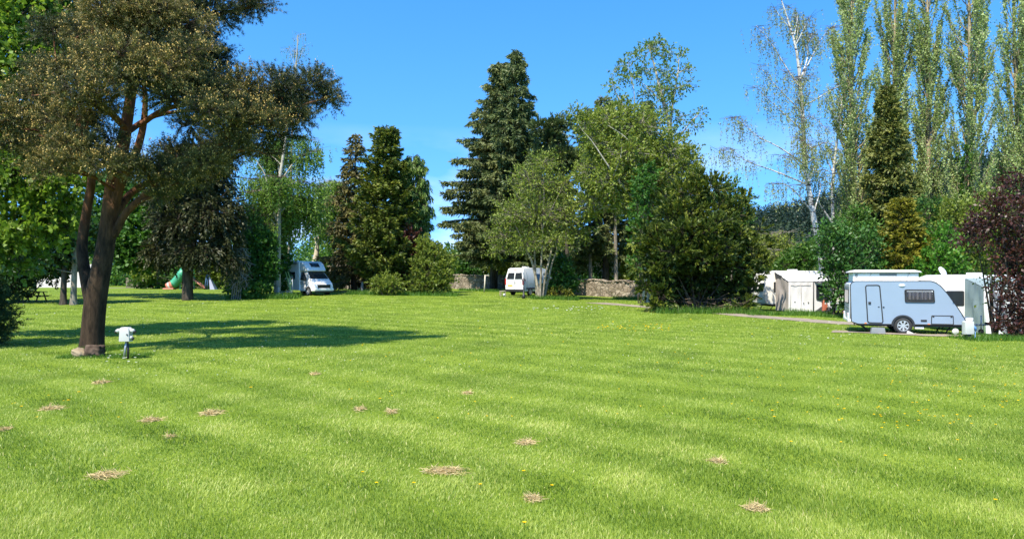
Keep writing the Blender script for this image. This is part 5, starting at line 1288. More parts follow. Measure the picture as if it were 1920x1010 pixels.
def cloth(name, mat, parent, corners, nu=12, nv=8, sag=.03, th=.012, seed=0, wr=.012):
    """a panel of awning cloth between four corners: it sags and wrinkles"""
    a, b_, c, d = [np.array(q, float) for q in corners]; rg = np.random.default_rng(seed)
    U, V = np.meshgrid(np.linspace(0, 1, nu), np.linspace(0, 1, nv)); U, V = U[..., None], V[..., None]
    p = (a * (1 - U) + b_ * U) * (1 - V) + (d * (1 - U) + c * U) * V
    nrm = np.cross(b_ - a, d - a); nrm /= np.linalg.norm(nrm)
    w_ = -sag * np.sin(np.pi * U) * np.sin(np.pi * V) + wr * np.sin(9 * U + 7 * V + seed) * np.sin(np.pi * V) * np.sin(np.pi * U) + .5 * wr * np.sin(21 * U - 5 * V + seed) * np.sin(np.pi * U)
    p = p + nrm * w_
    bm = bmesh.new()
    A = [[bm.verts.new(q) for q in row] for row in p]; B = [[bm.verts.new(q + nrm * th) for q in row] for row in p]
    for i in range(nv - 1):
        for j in range(nu - 1):
            bm.faces.new((A[i][j], A[i][j + 1], A[i + 1][j + 1], A[i + 1][j])); bm.faces.new((B[i][j], B[i + 1][j], B[i + 1][j + 1], B[i][j + 1]))
    ring = [(0, j) for j in range(nu)] + [(i, nu - 1) for i in range(1, nv)] + [(nv - 1, j) for j in range(nu - 2, -1, -1)] + [(i, 0) for i in range(nv - 2, 0, -1)]
    for (a0, a1), (b0, b1) in zip(ring, ring[1:] + ring[:1]):
        bm.faces.new((A[b0][b1], A[a0][a1], B[a0][a1], B[b0][b1]))
    o = obj(name, bm, mat, parent, True); o.data.set_sharp_from_angle(angle=R(50))
    return o

# the cream caravan with the beige porch awning
Yb = 49.0
c0 = G(1438, Yb); zb = float(zt(c0[0], Yb + 1))
beige = tourer('touring_caravan', 'cream caravan with the beige porch awning on its side, behind the feathery cypress', (c0[0] - .25, Yb + 1.1, zb), R(6), 6.0, 2.62, 1.08, MV['cream'])
lg = panel('side_graphic', MV['logo'], beige, round_poly([(.72, .88), (1.5, .88), (1.5, 1.0), (1.2, 1.05), (.78, 1.05)], .05), -1.081, .003)
xa = c0[0] + .62; ya = Yb + .02 + .12
aw = empty('porch_awning', (xa, ya, zb), 0, 'beige and white porch awning standing against the cream caravan', 'awning')
wa, da = 2.75, 2.3
cloth('roof', MV['fabric_white'], aw, [(0, 0, 2.48), (wa, 0, 2.48), (wa, -da, 1.92), (0, -da, 1.92)], sag=.06, seed=1)
cloth('end_wall', MV['awn_grey'], aw, [(0, -.02, .02), (0, -da, .02), (0, -da, 1.90), (0, -.02, 2.44)], nu=16, sag=.04, wr=.05, seed=2)
fwl = cloth('front_wall', MV['awn_white'], aw, [(0, -da, .02), (wa * .56, -da, .02), (wa * .56, -da, 1.90), (0, -da, 1.90)], nu=16, sag=.03, wr=.03, seed=3)
cloth('front_door', MV['awn_white'], aw, [(wa * .58, -da, .02), (wa, -da, .02), (wa, -da, 1.62), (wa * .58, -da, 1.9)], sag=.02, seed=4)
panel('awning_window', MV['glass'], aw, round_poly([(wa * .63, .75), (wa * .92, .7), (wa * .90, 1.58), (wa * .63, 1.72)], .12), -da - .03, .02)
panel('awning_window_sill', MV['awn_dark'], aw, [(wa * .6, .03), (wa * .97, .03), (wa * .97, .30), (wa * .75, .34)], -da - .03, .012)
cloth('far_wall', MV['awn_grey'], aw, [(wa, -.02, .02), (wa, -da, .02), (wa, -da, 1.6), (wa, -.02, 2.44)], sag=.04, seed=5)
cloth('roof_edge', MV['awn_dark'], aw, [(-.10, .0, 2.52), (-.02, -da * .55, 2.27), (-.02, -da * .55, 2.22), (-.02, .0, 2.05)], nu=6, nv=4, sag=0, seed=6)
pipe('roof_pole', MV['awn_dark'], aw, [(-.02, 0, 2.5), (-.02, -da, 1.93), (wa, -da - .02, 1.93)], .022, 6)
pipe('leg_pole', MV['awn_dark'], aw, [(wa * .57, -da - .03, 0), (wa * .57, -da - .03, 1.95)], .035, 6); pipe('leg_pole', MV['steel'], aw, [(wa, -da, 0), (wa, -da, 1.9)], .02, 6)
bm = bmesh.new()
for x0 in (.15, .55, .95): bx(bm, x0, x0 + .33, -da - .034, -da - .026, .7, 1.7)
cloth('canopy', MV['awn_dark'], aw, [(wa * .58, -da, 1.95), (wa + .15, -da + .1, 2.0), (wa + .30, -da - .55, 1.55), (wa * .62, -da - .30, 1.82)], nu=8, nv=6, sag=.03, seed=7)
bm.free()
for q in ([(.12, .08), (.12, 1.68)], [(.12, 1.68), (1.40, 1.68)], [(.78, .08), (.78, 1.66)]):
    pipe('door_seam', MV['awn_grey'], aw, [(x, -da - .03, z) for x, z in q], .012, 5)
for x, z in ((.35, .62), (.9, .55), (1.2, .58)): box('toggle', MV['awn_dark'], aw, x, x + .08, -da - .05, -da - .03, z, z + .05, .004)

# the white caravan behind the blue one
Yw = 34.2
wloc = G(1752, Yw); zw = float(zt(wloc[0] + 1, Yw))
white = tourer('touring_caravan', 'white caravan half hidden behind the blue one, with a grey green awning', (wloc[0], Yw + 1.15, zw), R(-4), 6.2, 2.62, 1.1, MV['white'])
dish = empty('satellite_dome', (wloc[0] + .95, Yw + .9, zw + 2.6), R(30), 'small white satellite dish on the roof of the half hidden white caravan', 'satellite dish')
bm = bmesh.new(); lathe(bm, [(.02, -.03), (.14, -.02), (.24, .03), (.255, .06), (.235, .055), (.13, .0), (.01, -.01)], (0, 0, .20), 'y', 20)
bmesh.ops.rotate(bm, verts=bm.verts[:], cent=(0, 0, .2), matrix=Matrix.Rotation(R(-28), 3, 'X')); obj('dish', bm, MV['white'], dish, True)
pipe('mount', MV['white'], dish, [(0, .03, -.01), (0, .03, .2)], .05); 
aw2 = empty('caravan_awning', (wloc[0] + 1.36, Yw - .02 - .05, zw), R(-4), 'grey green awning with striped white front, against the white caravan', 'awning')
w2, d2 = 4.4, 1.5
cloth('roof', MV['awn_teal'], aw2, [(0, 0, 2.46), (w2, 0, 2.46), (w2, -d2, 2.08), (0, -d2, 2.08)], sag=.05, seed=11)
cloth('end_wall', MV['awn_teal'], aw2, [(0, -.02, .02), (0, -d2, .02), (0, -d2, 2.05), (0, -.02, 2.42)], nu=16, sag=.03, wr=.05, seed=12)
cloth('front_wall', MV['fabric_white'], aw2, [(.02, -d2, .02), (w2, -d2, .02), (w2, -d2, 2.05), (.02, -d2, 2.05)], nu=20, sag=.03, wr=.02, seed=13)
for k, (a, b_) in enumerate(((.30, 1.75), (.34, 1.30), (.36, .85), (.42, .42))):
    panel('stripe', MV['stripe'], aw2, round_poly([(a, b_), (a + .55, b_ - .42), (a + .60, b_ - .20), (a + .42, b_ + .02), (a + .05, b_ + .16)], .06), -d2 - .045, .008)
pipe('roof_pole', MV['fabric_white'], aw2, [(.05, -d2 - .03, 0), (.05, -d2 - .03, 1.5), (.12, -d2 - .03, 1.85), (.35, -d2 - .03, 2.02), (w2, -d2 - .03, 2.05)], .045, 8)
box('mud_flap', MV['red'], aw2, .9, 1.5, -d2 - .05, -d2 - .03, .06, .14, .004)
box('mud_flap', MV['awn_dark'], aw2, 1.6, w2, -d2 - .05, -d2 - .03, .03, .10, .004)
# ------------------------------------------------------------------ van cab shared by the motorhome and the panel van (x runs forward)
def cab_details(t, x0, hw, plate):
    """front end standing with its bumper at x0 + 1.95; x0 is the rear of the cab"""
    X = lambda d: x0 + d
    # windscreen
    quadplate('windscreen', MV['glass'], t, [(X(1.345), hw * .86, 1.375), (X(1.345), -hw * .86, 1.375), (X(.75), -hw * .74, 1.97), (X(.75), hw * .74, 1.97)][::-1], .02)
    for o_ in [t.children[-1]]:
        if sum((v.co.x for v in o_.data.vertices[4:])) < sum((v.co.x for v in o_.data.vertices[:4])):
            for v in o_.data.vertices[4:]: v.co += Vector((.03, 0, .03))
    for sg in (-1, 1):
        q = [(X(.06), sg * (hw + .004), 1.28), (X(.98), sg * (hw * .985 + .012), 1.28), (X(.86), sg * (hw * .95 + .02), 1.45), (X(.46), sg * (hw * .84 + .03), 1.92), (X(.06), sg * (hw * .84 + .03), 1.94)]
        dw = quadplate('door_window', MV['dark'], t, q if sg > 0 else q, .012 * sg)
        q2 = [(X(.12), sg * (hw + .022), 1.33), (X(.86), sg * (hw * .985 + .03), 1.33), (X(.74), sg * (hw * .94 + .036), 1.50), (X(.44), sg * (hw * .855 + .05), 1.87), (X(.12), sg * (hw * .855 + .05), 1.88)]
        quadplate('pane', MV['glass'], dw, q2, .006 * sg)
        m_ = box('mirror', MV['dark'], t, X(.82), X(.95), sg * (hw + .16) - .10, sg * (hw + .16) + .10, 1.25, 1.60, .03)
        box('mirror_arm', MV['dark'], m_, X(.84), X(.92), min(sg * hw * .95, sg * (hw + .1)), max(sg * hw * .95, sg * (hw + .1)), 1.26, 1.32, .01)
        box('door_handle', MV['dark'], t, X(.12), X(.30), sg * (hw + .02) - .015, sg * (hw + .02) + .015, 1.06, 1.12, .006)
        h = quadplate('headlight', MV['lamp'], t, [(X(1.60), sg * hw * .985, .80), (X(1.93), sg * hw * .60, .80), (X(1.84), sg * hw * .62, 1.0), (X(1.45), sg * hw * .99, 1.06)], .03 * sg)
        pipe('door_seam', MV['grey'], t, [(X(.03), sg * (hw + .004), .42), (X(.03), sg * (hw + .004), 1.28)], .006, 4)
    box('grille', MV['dark'], t, X(1.90), X(2.03), -hw * .62, hw * .62, .62, .90, .03)
    box('bumper_lower', MV['dark'], t, X(1.80), X(2.05), -hw * .80, hw * .80, .24, .37, .03)
    box('bumper', MV['white'], t, X(1.70), X(2.06), -hw * .93, hw * .93, .375, .60, .06)
    box('number_plate', plate, t, X(2.058), X(2.068), -.26, .26, .43, .54, .003)
    for sg in (-1, 1): pipe('wiper', MV['dark'], t, [(X(1.31), sg * .1 + .3, 1.375), (X(1.12), sg * .1 - .25, 1.57)], .01, 4)

def arch(t, x, hw, r=.40):
    for sg in (-1, 1):
        bm = bmesh.new(); pts = [(x + r * math.cos(a), .34 + r * math.sin(a)) for a in np.linspace(0, math.pi, 15)] + [(x - r, .25), (x + r, .25)]
        A = [bm.verts.new((a, sg * (hw + .004), b)) for a, b in pts]; B = [bm.verts.new((a, sg * (hw - .1), b)) for a, b in pts]
        bm.faces.new(A); bm.faces.new(B[::-1])
        for i in range(len(A)): bm.faces.new((A[i], A[(i + 1) % len(A)], B[(i + 1) % len(A)], B[i]))
        obj('wheel_arch', bm, MV['dark'], t)
        wheel(t, x, sg * (hw + .02), .335, sg, .2, 6)

# ------------------------------------------------------------------ motorhome
gy = 61.0; gl = G(577, gy); hd = R(-41)
mh = empty('motorhome', (gl[0] - math.cos(hd) * 5.05 + math.sin(hd) * -1.0, gl[1] - math.sin(hd) * 5.05 + math.cos(hd) * 1.0, float(zt(gl[0], gl[1]))), hd, 'white low profile motorhome parked under the bright weeping birch', 'motorhome')
prism_obj('body', MV['white'], mh, [(0, .55), (.1, .42), (3.95, .42), (3.95, 2.80), (3.7, 2.86), (.35, 2.84), (.05, 2.6)], 1.12, .05)
cabp = [(3.955, .36), (5.75, .36), (5.88, .50), (5.90, .80), (5.80, .98), (5.28, 1.34), (4.60, 2.02), (3.955, 2.02)]
prism_obj('cab', MV['white'], mh, cabp, [1.0, .95, .90, .88, .90, .95, .80, .84], .05)
prism_obj('overcab', MV['white'], mh, [(3.955, 2.0), (4.80, 2.0), (4.86, 2.08), (4.72, 2.32), (4.36, 2.66), (3.955, 2.82)], [1.05, .92, .9, .92, .98, 1.05], .06)
sk = quadplate('skylight', MV['glass'], mh, [(4.70, -.42, 2.365), (4.70, .42, 2.365), (4.36, .42, 2.685), (4.36, -.42, 2.685)], .03)
cab_details(mh, 3.9, 1.0, MV['white'])
arch(mh, 5.05, .97); arch(mh, 1.3, 1.11)
for a, b in ((.6, 1.5), (2.5, 3.4)):
    for sg in (-1, 1):
        w_ = panel('side_window', MV['dark'], mh, round_poly([(a, 1.35), (b, 1.35), (b, 1.95), (a, 1.95)], .06), sg * 1.121, .014, sgn=sg)
        panel('pane', MV['glass'], w_, round_poly([(a + .05, 1.4), (b - .05, 1.4), (b - .05, 1.9), (a + .05, 1.9)], .05), sg * 1.136, .004, sgn=sg)
dq = round_poly([(1.75, .5), (2.35, .5), (2.35, 2.3), (1.75, 2.3)], .06)
d_ = panel('door', MV['white'], mh, dq, -1.121, .008); pipe('door_frame', MV['grey'], d_, [(x, -1.131, z) for x, z in dq], .012, 5, True)
box('awning_case', MV['grey'], mh, .5, 3.8, -1.24, -1.125, 2.58, 2.72, .03); box('roof_hatch', MV['white'], mh, 1.2, 1.8, -.3, .3, 2.845, 2.97, .03)
pipe('graphic', MV['stripe'], mh, [(4.05, -1.008, .95), (5.0, -1.004, 1.08)], .02, 4)

def mpt(x, y, z=0.): 
    return np.array([mh.location[0] + math.cos(hd) * x - math.sin(hd) * y, mh.location[1] + math.sin(hd) * x + math.cos(hd) * y, mh.location[2] + z])
fr = empty('folding_frame', mpt(4.0, -2.0), hd, 'crossed pale lime poles of a folding frame propped by the motorhome door', 'frame')
for a, b in (((-.5, -.1, 1.95), (.55, -.1, .0)), ((-.55, 0, 1.1), (.95, -.3, .0)), ((-.5, .12, 2.0), (.15, .15, .75)), ((-.2, .1, 0), (.0, .1, 1.2))):
    bm = bmesh.new(); tb(bm, [a, b], .045, 6); obj('pole', bm, MV['lime'], fr, True)
ar = empty('clothes_airer', G(535, 58.3), R(-8), 'pale metal clothes airer with crossed legs left of the motorhome', 'airer')
for p_ in ([(-.55, 0, .45), (.5, 0, .45)], [(-.55, .45, .45), (.5, .45, .45)], [(-.5, 0, .45), (-.15, .45, 0)], [(-.5, .45, .45), (-.15, 0, 0)], [(.45, 0, .45), (.1, .45, 0)], [(.45, .45, .45), (.1, 0, 0)], [(-.55, 0, .45), (-.55, .45, .45)], [(.5, 0, .45), (.5, .45, .45)]):
    pipe('rail', MV['steel'], ar, p_, .022, 5)
pipe('back_rail', MV['steel'], ar, [(.5, .2, .0), (.5, .2, 1.45)], .02, 5); pipe('brace', MV['steel'], ar, [(.48, .2, 1.4), (-.05, .2, .5)], .016, 5)
box('corner_block', MV['box_white'], ar, -.62, -.52, -.06, .06, .40, .78, .01)
box('base_block', MV['grey'], ar, -.5, .45, .1, .35, .0, .2, .03)

# ------------------------------------------------------------------ white panel van seen from behind
vy = 67.0; vl = G(962, vy); vh = R(90 - 35)
vn = empty('panel_van', (vl[0] + .1, vl[1] + .3, float(zt(vl[0], vy))), vh, 'white high roof panel van showing its rear doors, in front of the stone wall', 'van')
hwv = 1.02
vp = [(.02, .46), (.1, .38), (5.75, .36), (5.93, .50), (5.95, .80), (5.82, .98), (5.33, 1.34), (4.65, 2.02), (4.1, 2.42), (3.5, 2.52), (.5, 2.52), (.22, 2.44), (.10, 1.6), (0, 1.3)]
hv = [1.0, 1.0, .96, .90, .88, .92, .96, .82, .82, .80, .80, .82, .97, 1.02]
prism_obj('body', MV['white'], vn, vp, hv, .06)
bm = bmesh.new()
for sg in (-1, 1):
    q = [(.10, .50), (.10, 1.32), (3.8, 1.32), (3.8, .50)]
    pass
bm.free()
for sg in (-1, 1):
    w_ = quadplate('rear_window', MV['glass'], vn, [(.055, sg * .06, 1.50), (.055, sg * .84, 1.50), (.19, sg * .74, 2.06), (.19, sg * .06, 2.06)], -.035 * sg)
    box('rear_lamp', MV['red'], vn, -.02, .10, sg * .95 - .06, sg * .95 + .06, .98, 1.52, .02)
    box('side_rail', MV['dark'], vn, .5, 3.7, sg * 1.015 - .012, sg * 1.015 + .012, .58, .72, .006)
    for x in (.62, 2.0, 3.55): pipe('panel_seam', MV['grey'], vn, [(x, sg * 1.006, .45), (x, sg * 1.006, 1.30), (x, sg * .86, 2.3)], .008, 4)
    sw = quadplate('side_window', MV['glass'], vn, [(2.3, sg * 1.0, 1.42), (3.3, sg * 1.0, 1.42), (3.3, sg * .885, 1.98), (2.3, sg * .885, 1.98)], .03 * sg)
pipe('door_split', MV['grey'], vn, [(-.006, 0, .5), (-.006, 0, 1.3), (.10, 0, 1.62), (.205, 0, 2.2)], .010, 4)
box('number_plate', MV['yellow'], vn, -.022, .004, .18, .70, .86, .98, .004)
box('handle', MV['dark'], vn, -.03, .03, -.14, -.06, 1.06, 1.28, .01)
box('bumper', MV['dark'], vn, -.10, .14, -1.0, 1.0, .36, .58, .04); box('brake_light', MV['red'], vn, .19, .24, -.2, .2, 2.34, 2.38, .006)
box('roof_vent', MV['box_white'], vn, 1.6, 2.1, -.25, .25, 2.52, 2.66, .03); box('camera_pod', MV['grey'], vn, .2, .28, -.05, .05, 2.26, 2.32, .01)
cab_details(vn, 3.95, 1.0, MV['white'])
arch(vn, 5.0, 1.0); arch(vn, 1.15, 1.0)
tbl = empty('wooden_stool', G(942.5, 65.5), R(20), 'small pale wooden stool beside the white van rear bumper', 'stool')
box('top', MV['palewood'], tbl, -.24, .24, -.2, .2, .40, .46, .01)
for x in (-.2, .2):
    for y in (-.15, .15): box('leg', MV['palewood'], tbl, x - .03, x + .03, y - .03, y + .03, 0, .40, .006)
bk = empty('bucket', G(945.5, 64.9), 0, 'little white bucket on the grass by the wooden stool', 'bucket'); bm = bmesh.new(); lathe(bm, [(.09, 0), (.12, .24), (.11, .24), (.085, .02)], (0, 0, 0), 'z', 14); obj('pail', bm, MV['box_white'], bk, True)

# ------------------------------------------------------------------ stone walls
def stonemat(name, cols, mortar, sc=2.2):
    m, nt, b = nmat(name)
    tc = N(nt, 'ShaderNodeTexCoord'); mp = N(nt, 'ShaderNodeMapping'); mp.inputs['Scale'].default_value = (1, 1, 1.7)
    nt.links.new(tc.outputs['Object'], mp.inputs['Vector'])
    vo = N(nt, 'ShaderNodeTexVoronoi'); vo.inputs['Scale'].default_value = sc; nt.links.new(mp.outputs['Vector'], vo.inputs['Vector'])
    ve = N(nt, 'ShaderNodeTexVoronoi'); ve.feature = 'DISTANCE_TO_EDGE'; ve.inputs['Scale'].default_value = sc; nt.links.new(mp.outputs['Vector'], ve.inputs['Vector'])
    no = N(nt, 'ShaderNodeTexNoise'); no.inputs['Scale'].default_value = 1.1; no.inputs['Detail'].default_value = 8; nt.links.new(tc.outputs['Object'], no.inputs['Vector'])
    sp = N(nt, 'ShaderNodeSeparateColor'); nt.links.new(vo.outputs['Color'], sp.inputs['Color'])
    av = N(nt, 'ShaderNodeMath', operation='ADD'); nt.links.new(sp.outputs[0], av.inputs[0]); nt.links.new(no.outputs['Fac'], av.inputs[1])
    hf = N(nt, 'ShaderNodeMath', operation='MULTIPLY'); nt.links.new(av.outputs[0], hf.inputs[0]); hf.inputs[1].default_value = .5
    cr = ramp(nt, cols); nt.links.new(hf.outputs[0], cr.inputs['Fac'])
    gt = N(nt, 'ShaderNodeMapRange'); gt.inputs['From Min'].default_value = .02; gt.inputs['From Max'].default_value = .09; nt.links.new(ve.outputs['Distance'], gt.inputs['Value'])
    mx = N(nt, 'ShaderNodeMix', data_type='RGBA'); nt.links.new(gt.outputs['Result'], mx.inputs['Factor']); mx.inputs['A'].default_value = (*mortar, 1); nt.links.new(cr.outputs['Color'], mx.inputs['B'])
    nt.links.new(mx.outputs['Result'], b.inputs['Base Color']); b.inputs['Roughness'].default_value = .95; b.inputs['Specular IOR Level'].default_value = .15
    bp = N(nt, 'ShaderNodeBump'); bp.inputs['Strength'].default_value = .8; bp.inputs['Distance'].default_value = .08
    nt.links.new(gt.outputs['Result'], bp.inputs['Height']); nt.links.new(bp.outputs['Normal'], b.inputs['Normal'])
    return m
M['stone'] = stonemat('rubble stone', [(.10, .08, .055), (.26, .21, .155), (.44, .38, .30)], (.15, .125, .09), 2.2)
M['pinkstone'] = stonemat('pink rubble stone', [(.30, .21, .16), (.48, .36, .29), (.62, .52, .45)], (.36, .30, .25), 1.6)

def wall_run(name, label, pts, htop, mat, thick=.5, seed=0, cap=None, rough_=.05, zig=.10):
    """wall along ground points; htop(s) gives its height"""
    rg = np.random.default_rng(seed)
    pts = np.array(pts); L = np.concatenate([[0], np.cumsum(np.linalg.norm(np.diff(pts[:, :2], axis=0), axis=1))])
    n = int(L[-1] / .25) + 2; s = np.linspace(0, L[-1], n); x = np.interp(s, L, pts[:, 0]); y = np.interp(s, L, pts[:, 1])
    tx, ty = np.gradient(x), np.gradient(y); k = np.hypot(tx, ty); nx, ny = -ty / k, tx / k
    hh = np.array([htop(v / L[-1]) for v in s]) + np.convolve(rg.normal(0, zig, n), [.25, .5, .25], 'same')
    nz = 9; root = empty(name, (x[n // 2], y[n // 2], float(zt(x[n // 2], y[n // 2]))), 0, label, 'wall')
    g = Geo(); rows = []
    for side in (-1, 1):
        q = np.linspace(0, 1, nz)
        off = thick * .5 * (1.15 - .25 * q)[None] + rg.normal(0, rough_, (n, nz))
        X = x[:, None] + side * nx[:, None] * off; Y_ = y[:, None] + side * ny[:, None] * off; Z = zt(x, y)[:, None] - .15 + (hh + .15)[:, None] * q[None]
        v = np.stack([X, Y_, Z], -1); rows.append(v)
        i = np.arange(n - 1)[:, None] * nz + np.arange(nz - 1)[None]; f = np.stack([i, i + nz, i + nz + 1, i + 1], -1).reshape(-1, 4)
        g.add(v.reshape(-1, 3), f if side < 0 else f[:, ::-1])
    a, b = rows; i = np.arange(n - 1) * 2
    tp = np.stack([a[:, -1], b[:, -1]], 1); g.add(tp.reshape(-1, 3), np.stack([i, i + 1, i + 3, i + 2], -1))
    for e, fl in ((0, 1), (n - 1, -1)):
        ev = np.concatenate([a[e], b[e]]); j = np.arange(nz - 1); f = np.stack([j, j + 1, j + 1 + nz, j + nz], -1); g.add(ev, f[:, ::fl])
    g.build('masonry', mat, root)
    if cap is not None:
        g = Geo(); m_ = int(L[-1] / .32)
        for c in range(m_):
            sc = (c + .5) * L[-1] / m_; cx, cy = np.interp(sc, s, x), np.interp(sc, s, y); ch = np.interp(sc, s, hh); tz = float(zt(cx, cy))
            j = min(n - 1, int(sc / L[-1] * n)); ang = math.atan2(ty[j], tx[j]) + rg.normal(0, .08)
            w_, d_, h_ = .15 * rg.uniform(.85, 1.05), thick * .62 * rg.uniform(.9, 1.1), .13 * rg.uniform(.7, 1.4)
            cs = [(-w_, -d_), (w_, -d_), (w_, d_), (-w_, d_)]
            pb = [(cx + math.cos(ang) * p - math.sin(ang) * q, cy + math.sin(ang) * p + math.cos(ang) * q) for p, q in cs]
            v = [(p, q, tz + ch - .03) for p, q in pb] + [(cx + (p - cx) * .85, cy + (q - cy) * .85, tz + ch + h_) for p, q in pb]
            g.add(v, np.array([[0, 3, 2, 1], [4, 5, 6, 7], [0, 1, 5, 4], [1, 2, 6, 5], [2, 3, 7, 6], [3, 0, 4, 7]]))
        g.build('coping', cap, root)
    return root
wall_run('stone_wall', 'long rough stone garden wall running behind the white van', [G(846, 90), G(905, 87), G(960, 84), G(1020, 80), G(1085, 76.5), G(1150, 73), G(1235, 69)], lambda s: 1.62 - .08 * s, M['stone'], .55, 1, M['stone'])
rw = wall_run('ruined_wall', 'ruined stone wall with a round arch on top, right of the motorhome', [G(598, 84), G(615, 84), G(640, 83.5), G(660, 83), G(686, 82)],
              lambda s: 2.5 + .5 * math.exp(-((s - .55) / .18) ** 2) - (1.0 * max(0, s - .72) / .28) , M['stone'], .6, 2)
wall_run('garden_wall', 'sunlit pinkish stone wall end right of the ruined arch', [G(658, 81), G(672, 80.6), G(684, 80.2)], lambda s: 2.3 - 1.3 * s ** 2, M['pinkstone'], .5, 3)
bm = bmesh.new(); o_, i_ = [], []
ac = P(637, 499.5, 83.6)
for k in range(13):
    a = math.pi * k / 12
    o_.append((ac[0] + .78 * math.cos(a), ac[2] + .72 * math.sin(a) - .1)); i_.append((ac[0] + .48 * math.cos(a), ac[2] + .44 * math.sin(a) - .1))
for k in range(12):
    q = [o_[k], o_[k + 1], i_[k + 1], i_[k]]; A = [bm.verts.new((x, ac[1] - .22 - .02 * (k % 2), z)) for x, z in q]; B = [bm.verts.new((x, ac[1] + .22, z)) for x, z in q]
    bm.faces.new(A); bm.faces.new(B[::-1])
    for i in range(4): bm.faces.new((A[i], A[(i + 1) % 4], B[(i + 1) % 4], B[i]))
bmesh.ops.translate(bm, verts=bm.verts[:], vec=-Vector(rw.location)); obj('arch', bm, M['pinkstone'], rw)
wall_run('house_wall', 'pale sunlit rendered wall seen between the slim shaded trees on the far left', [G(70, 92), G(110, 92), G(175, 92)], lambda s: 2.9, plain('pale render', (.62, .56, .52), .9, var=.12, scale=.7), .4, 4, rough_=.01, zig=.03)
wall_run('garden_wall', 'low stone wall end beside the clipped hedge on the left', [G(238, 92), G(262, 92), G(285, 91)], lambda s: 1.3 + .5 * s, M['stone'], .5, 5)

# ------------------------------------------------------------------ posts, pedestals and the rest
def hookup(u, v, y, label, w_, h_, hz0, arms=False, post='dark', rz=0., plug=False):
    b = G(u, y); t = empty('power_bollard', b, rz, label, 'power bollard')
    if arms:
        pipe('post', MV['steel'], t, [(-.05, 0, -.02), (-.02, 0, .25), (.02, 0, hz0 + .02)], .032, 8); pipe('cable', MV['dark'], t, [(.04, .03, 0), (.05, .03, .22), (.03, .02, hz0)], .03, 6)
        prism_obj('housing', MV['box_white'], t, [(-w_ / 2 - .012, hz0), (w_ / 2 + .012, hz0), (w_ / 2 - .01, hz0 + h_ * .92), (w_ / 2 - .05, hz0 + h_), (-w_ / 2 + .05, hz0 + h_), (-w_ / 2 + .01, hz0 + h_ * .92)], .10, .012)
        for sg in (-1, 1):
            s_ = pipe('socket', MV['box_white'], t, [(sg * (w_ / 2 - .03), -.02, hz0 + h_ * .80), (sg * (w_ / 2 + .07), -.02, hz0 + h_ * .76), (sg * (w_ / 2 + .10), -.02, hz0 + h_ * .70)], .052, 12)
            pipe('socket_cap', MV['dark'], s_, [(sg * (w_ / 2 + .085), -.02, hz0 + h_ * .74), (sg * (w_ / 2 + .135), -.02, hz0 + h_ * .62)], .048, 12)
        s_ = pipe('socket', MV['box_white'], t, [(w_ / 2 - .02, -.03, hz0 + h_ * .30), (w_ / 2 + .06, -.03, hz0 + h_ * .24)], .048, 12); pipe('socket_cap', MV['dark'], s_, [(w_ / 2 + .04, -.03, hz0 + h_ * .25), (w_ / 2 + .09, -.03, hz0 + h_ * .16)], .042, 12)
        bm = bmesh.new(); lathe(bm, [(.018, 0), (.022, -.02), (.01, -.025)], (w_ * .33, -.10, hz0 + h_ * .50), 'y', 12); obj('lock', bm, MV['dark'], t)
    else:
        box('base', MV['dark'], t, -w_ * .28, w_ * .28, -.07, .07, -.02, hz0 + .01, .015)
        prism_obj('housing', MV['box_white'], t, [(-w_ / 2, hz0), (w_ / 2, hz0), (w_ / 2, hz0 + h_ * .94), (w_ / 2 - .04, hz0 + h_), (-w_ / 2 + .04, hz0 + h_), (-w_ / 2, hz0 + h_ * .94)], .11, .012)
        if plug:
            p_ = pipe('plug', MV['cable'], t, [(w_ * .45, -.05, hz0 + h_ * .62), (w_ * .72, -.05, hz0 + h_ * .50), (w_ * .74, -.05, hz0 + h_ * .30)], .045, 10)
            pipe('plug', MV['box_white'], t, [(w_ * .45, .04, hz0 + h_ * .85), (w_ * .66, .04, hz0 + h_ * .84)], .05, 10)
            pipe('cable', MV['cable'], t, [(w_ * .74, -.05, hz0 + h_ * .32), (w_ * .70, -.05, .1), (w_ * .5, -.06, 0.01)], .012, 6)
    return t
hookup(236, 673, 20.0, 'white power bollard with side sockets on a leaning post beside the big pine', .265, .38, .48, arms=True)
hookup(1231, 580, 49.2, 'small white power bollard at the left foot of the feathery cypress', .29, .48, .27)
hookup(1815, 637, 26.2, 'white power bollard with a blue plug at the nose of the blue caravan', .31, .46, .20, plug=True)

def rock(name, label, c, r, mat, seed):
    bm = bmesh.new(); bmesh.ops.create_icosphere(bm, subdivisions=4, radius=1); rg = np.random.default_rng(seed); ph = rg.uniform(0, 6, 9)
    for v in bm.verts:
        d = v.co.normalized(); k = 1 + .16 * math.sin(3 * d.x + ph[0]) * math.sin(2.6 * d.z + ph[1]) + .10 * math.sin(6 * d.y + ph[2] + 3 * d.x) + .05 * math.sin(13 * d.z + ph[3] + 6 * d.x) + .03 * math.sin(21 * d.x + ph[4]) * math.sin(19 * d.y + ph[5])
        q = Vector((math.copysign(abs(d.x) ** .8, d.x), math.copysign(abs(d.y) ** .8, d.y), math.copysign(abs(d.z) ** .75, d.z)))
        v.co = Vector((q.x * r[0] * k, q.y * r[1] * k, q.z * r[2] * k + r[2] * .72))
    o = obj(name, bm, mat, None, True); o.location = c; return tag(o, label, 'rock')
M['rock_tan'] = stonemat('tan boulder', [(.20, .14, .08), (.30, .23, .14), (.42, .34, .23)], (.22, .17, .11), .8)
M['rock_brown'] = plain('brown weathered boulder', (.10, .07, .05), .95, var=.7, scale=5, bump=.8, bscale=9, spec=.1)
rock('boulder', 'tan rounded boulder at the foot of the big pine', G(151, 20.55), (.19, .19, .14), M['rock_tan'], 1)
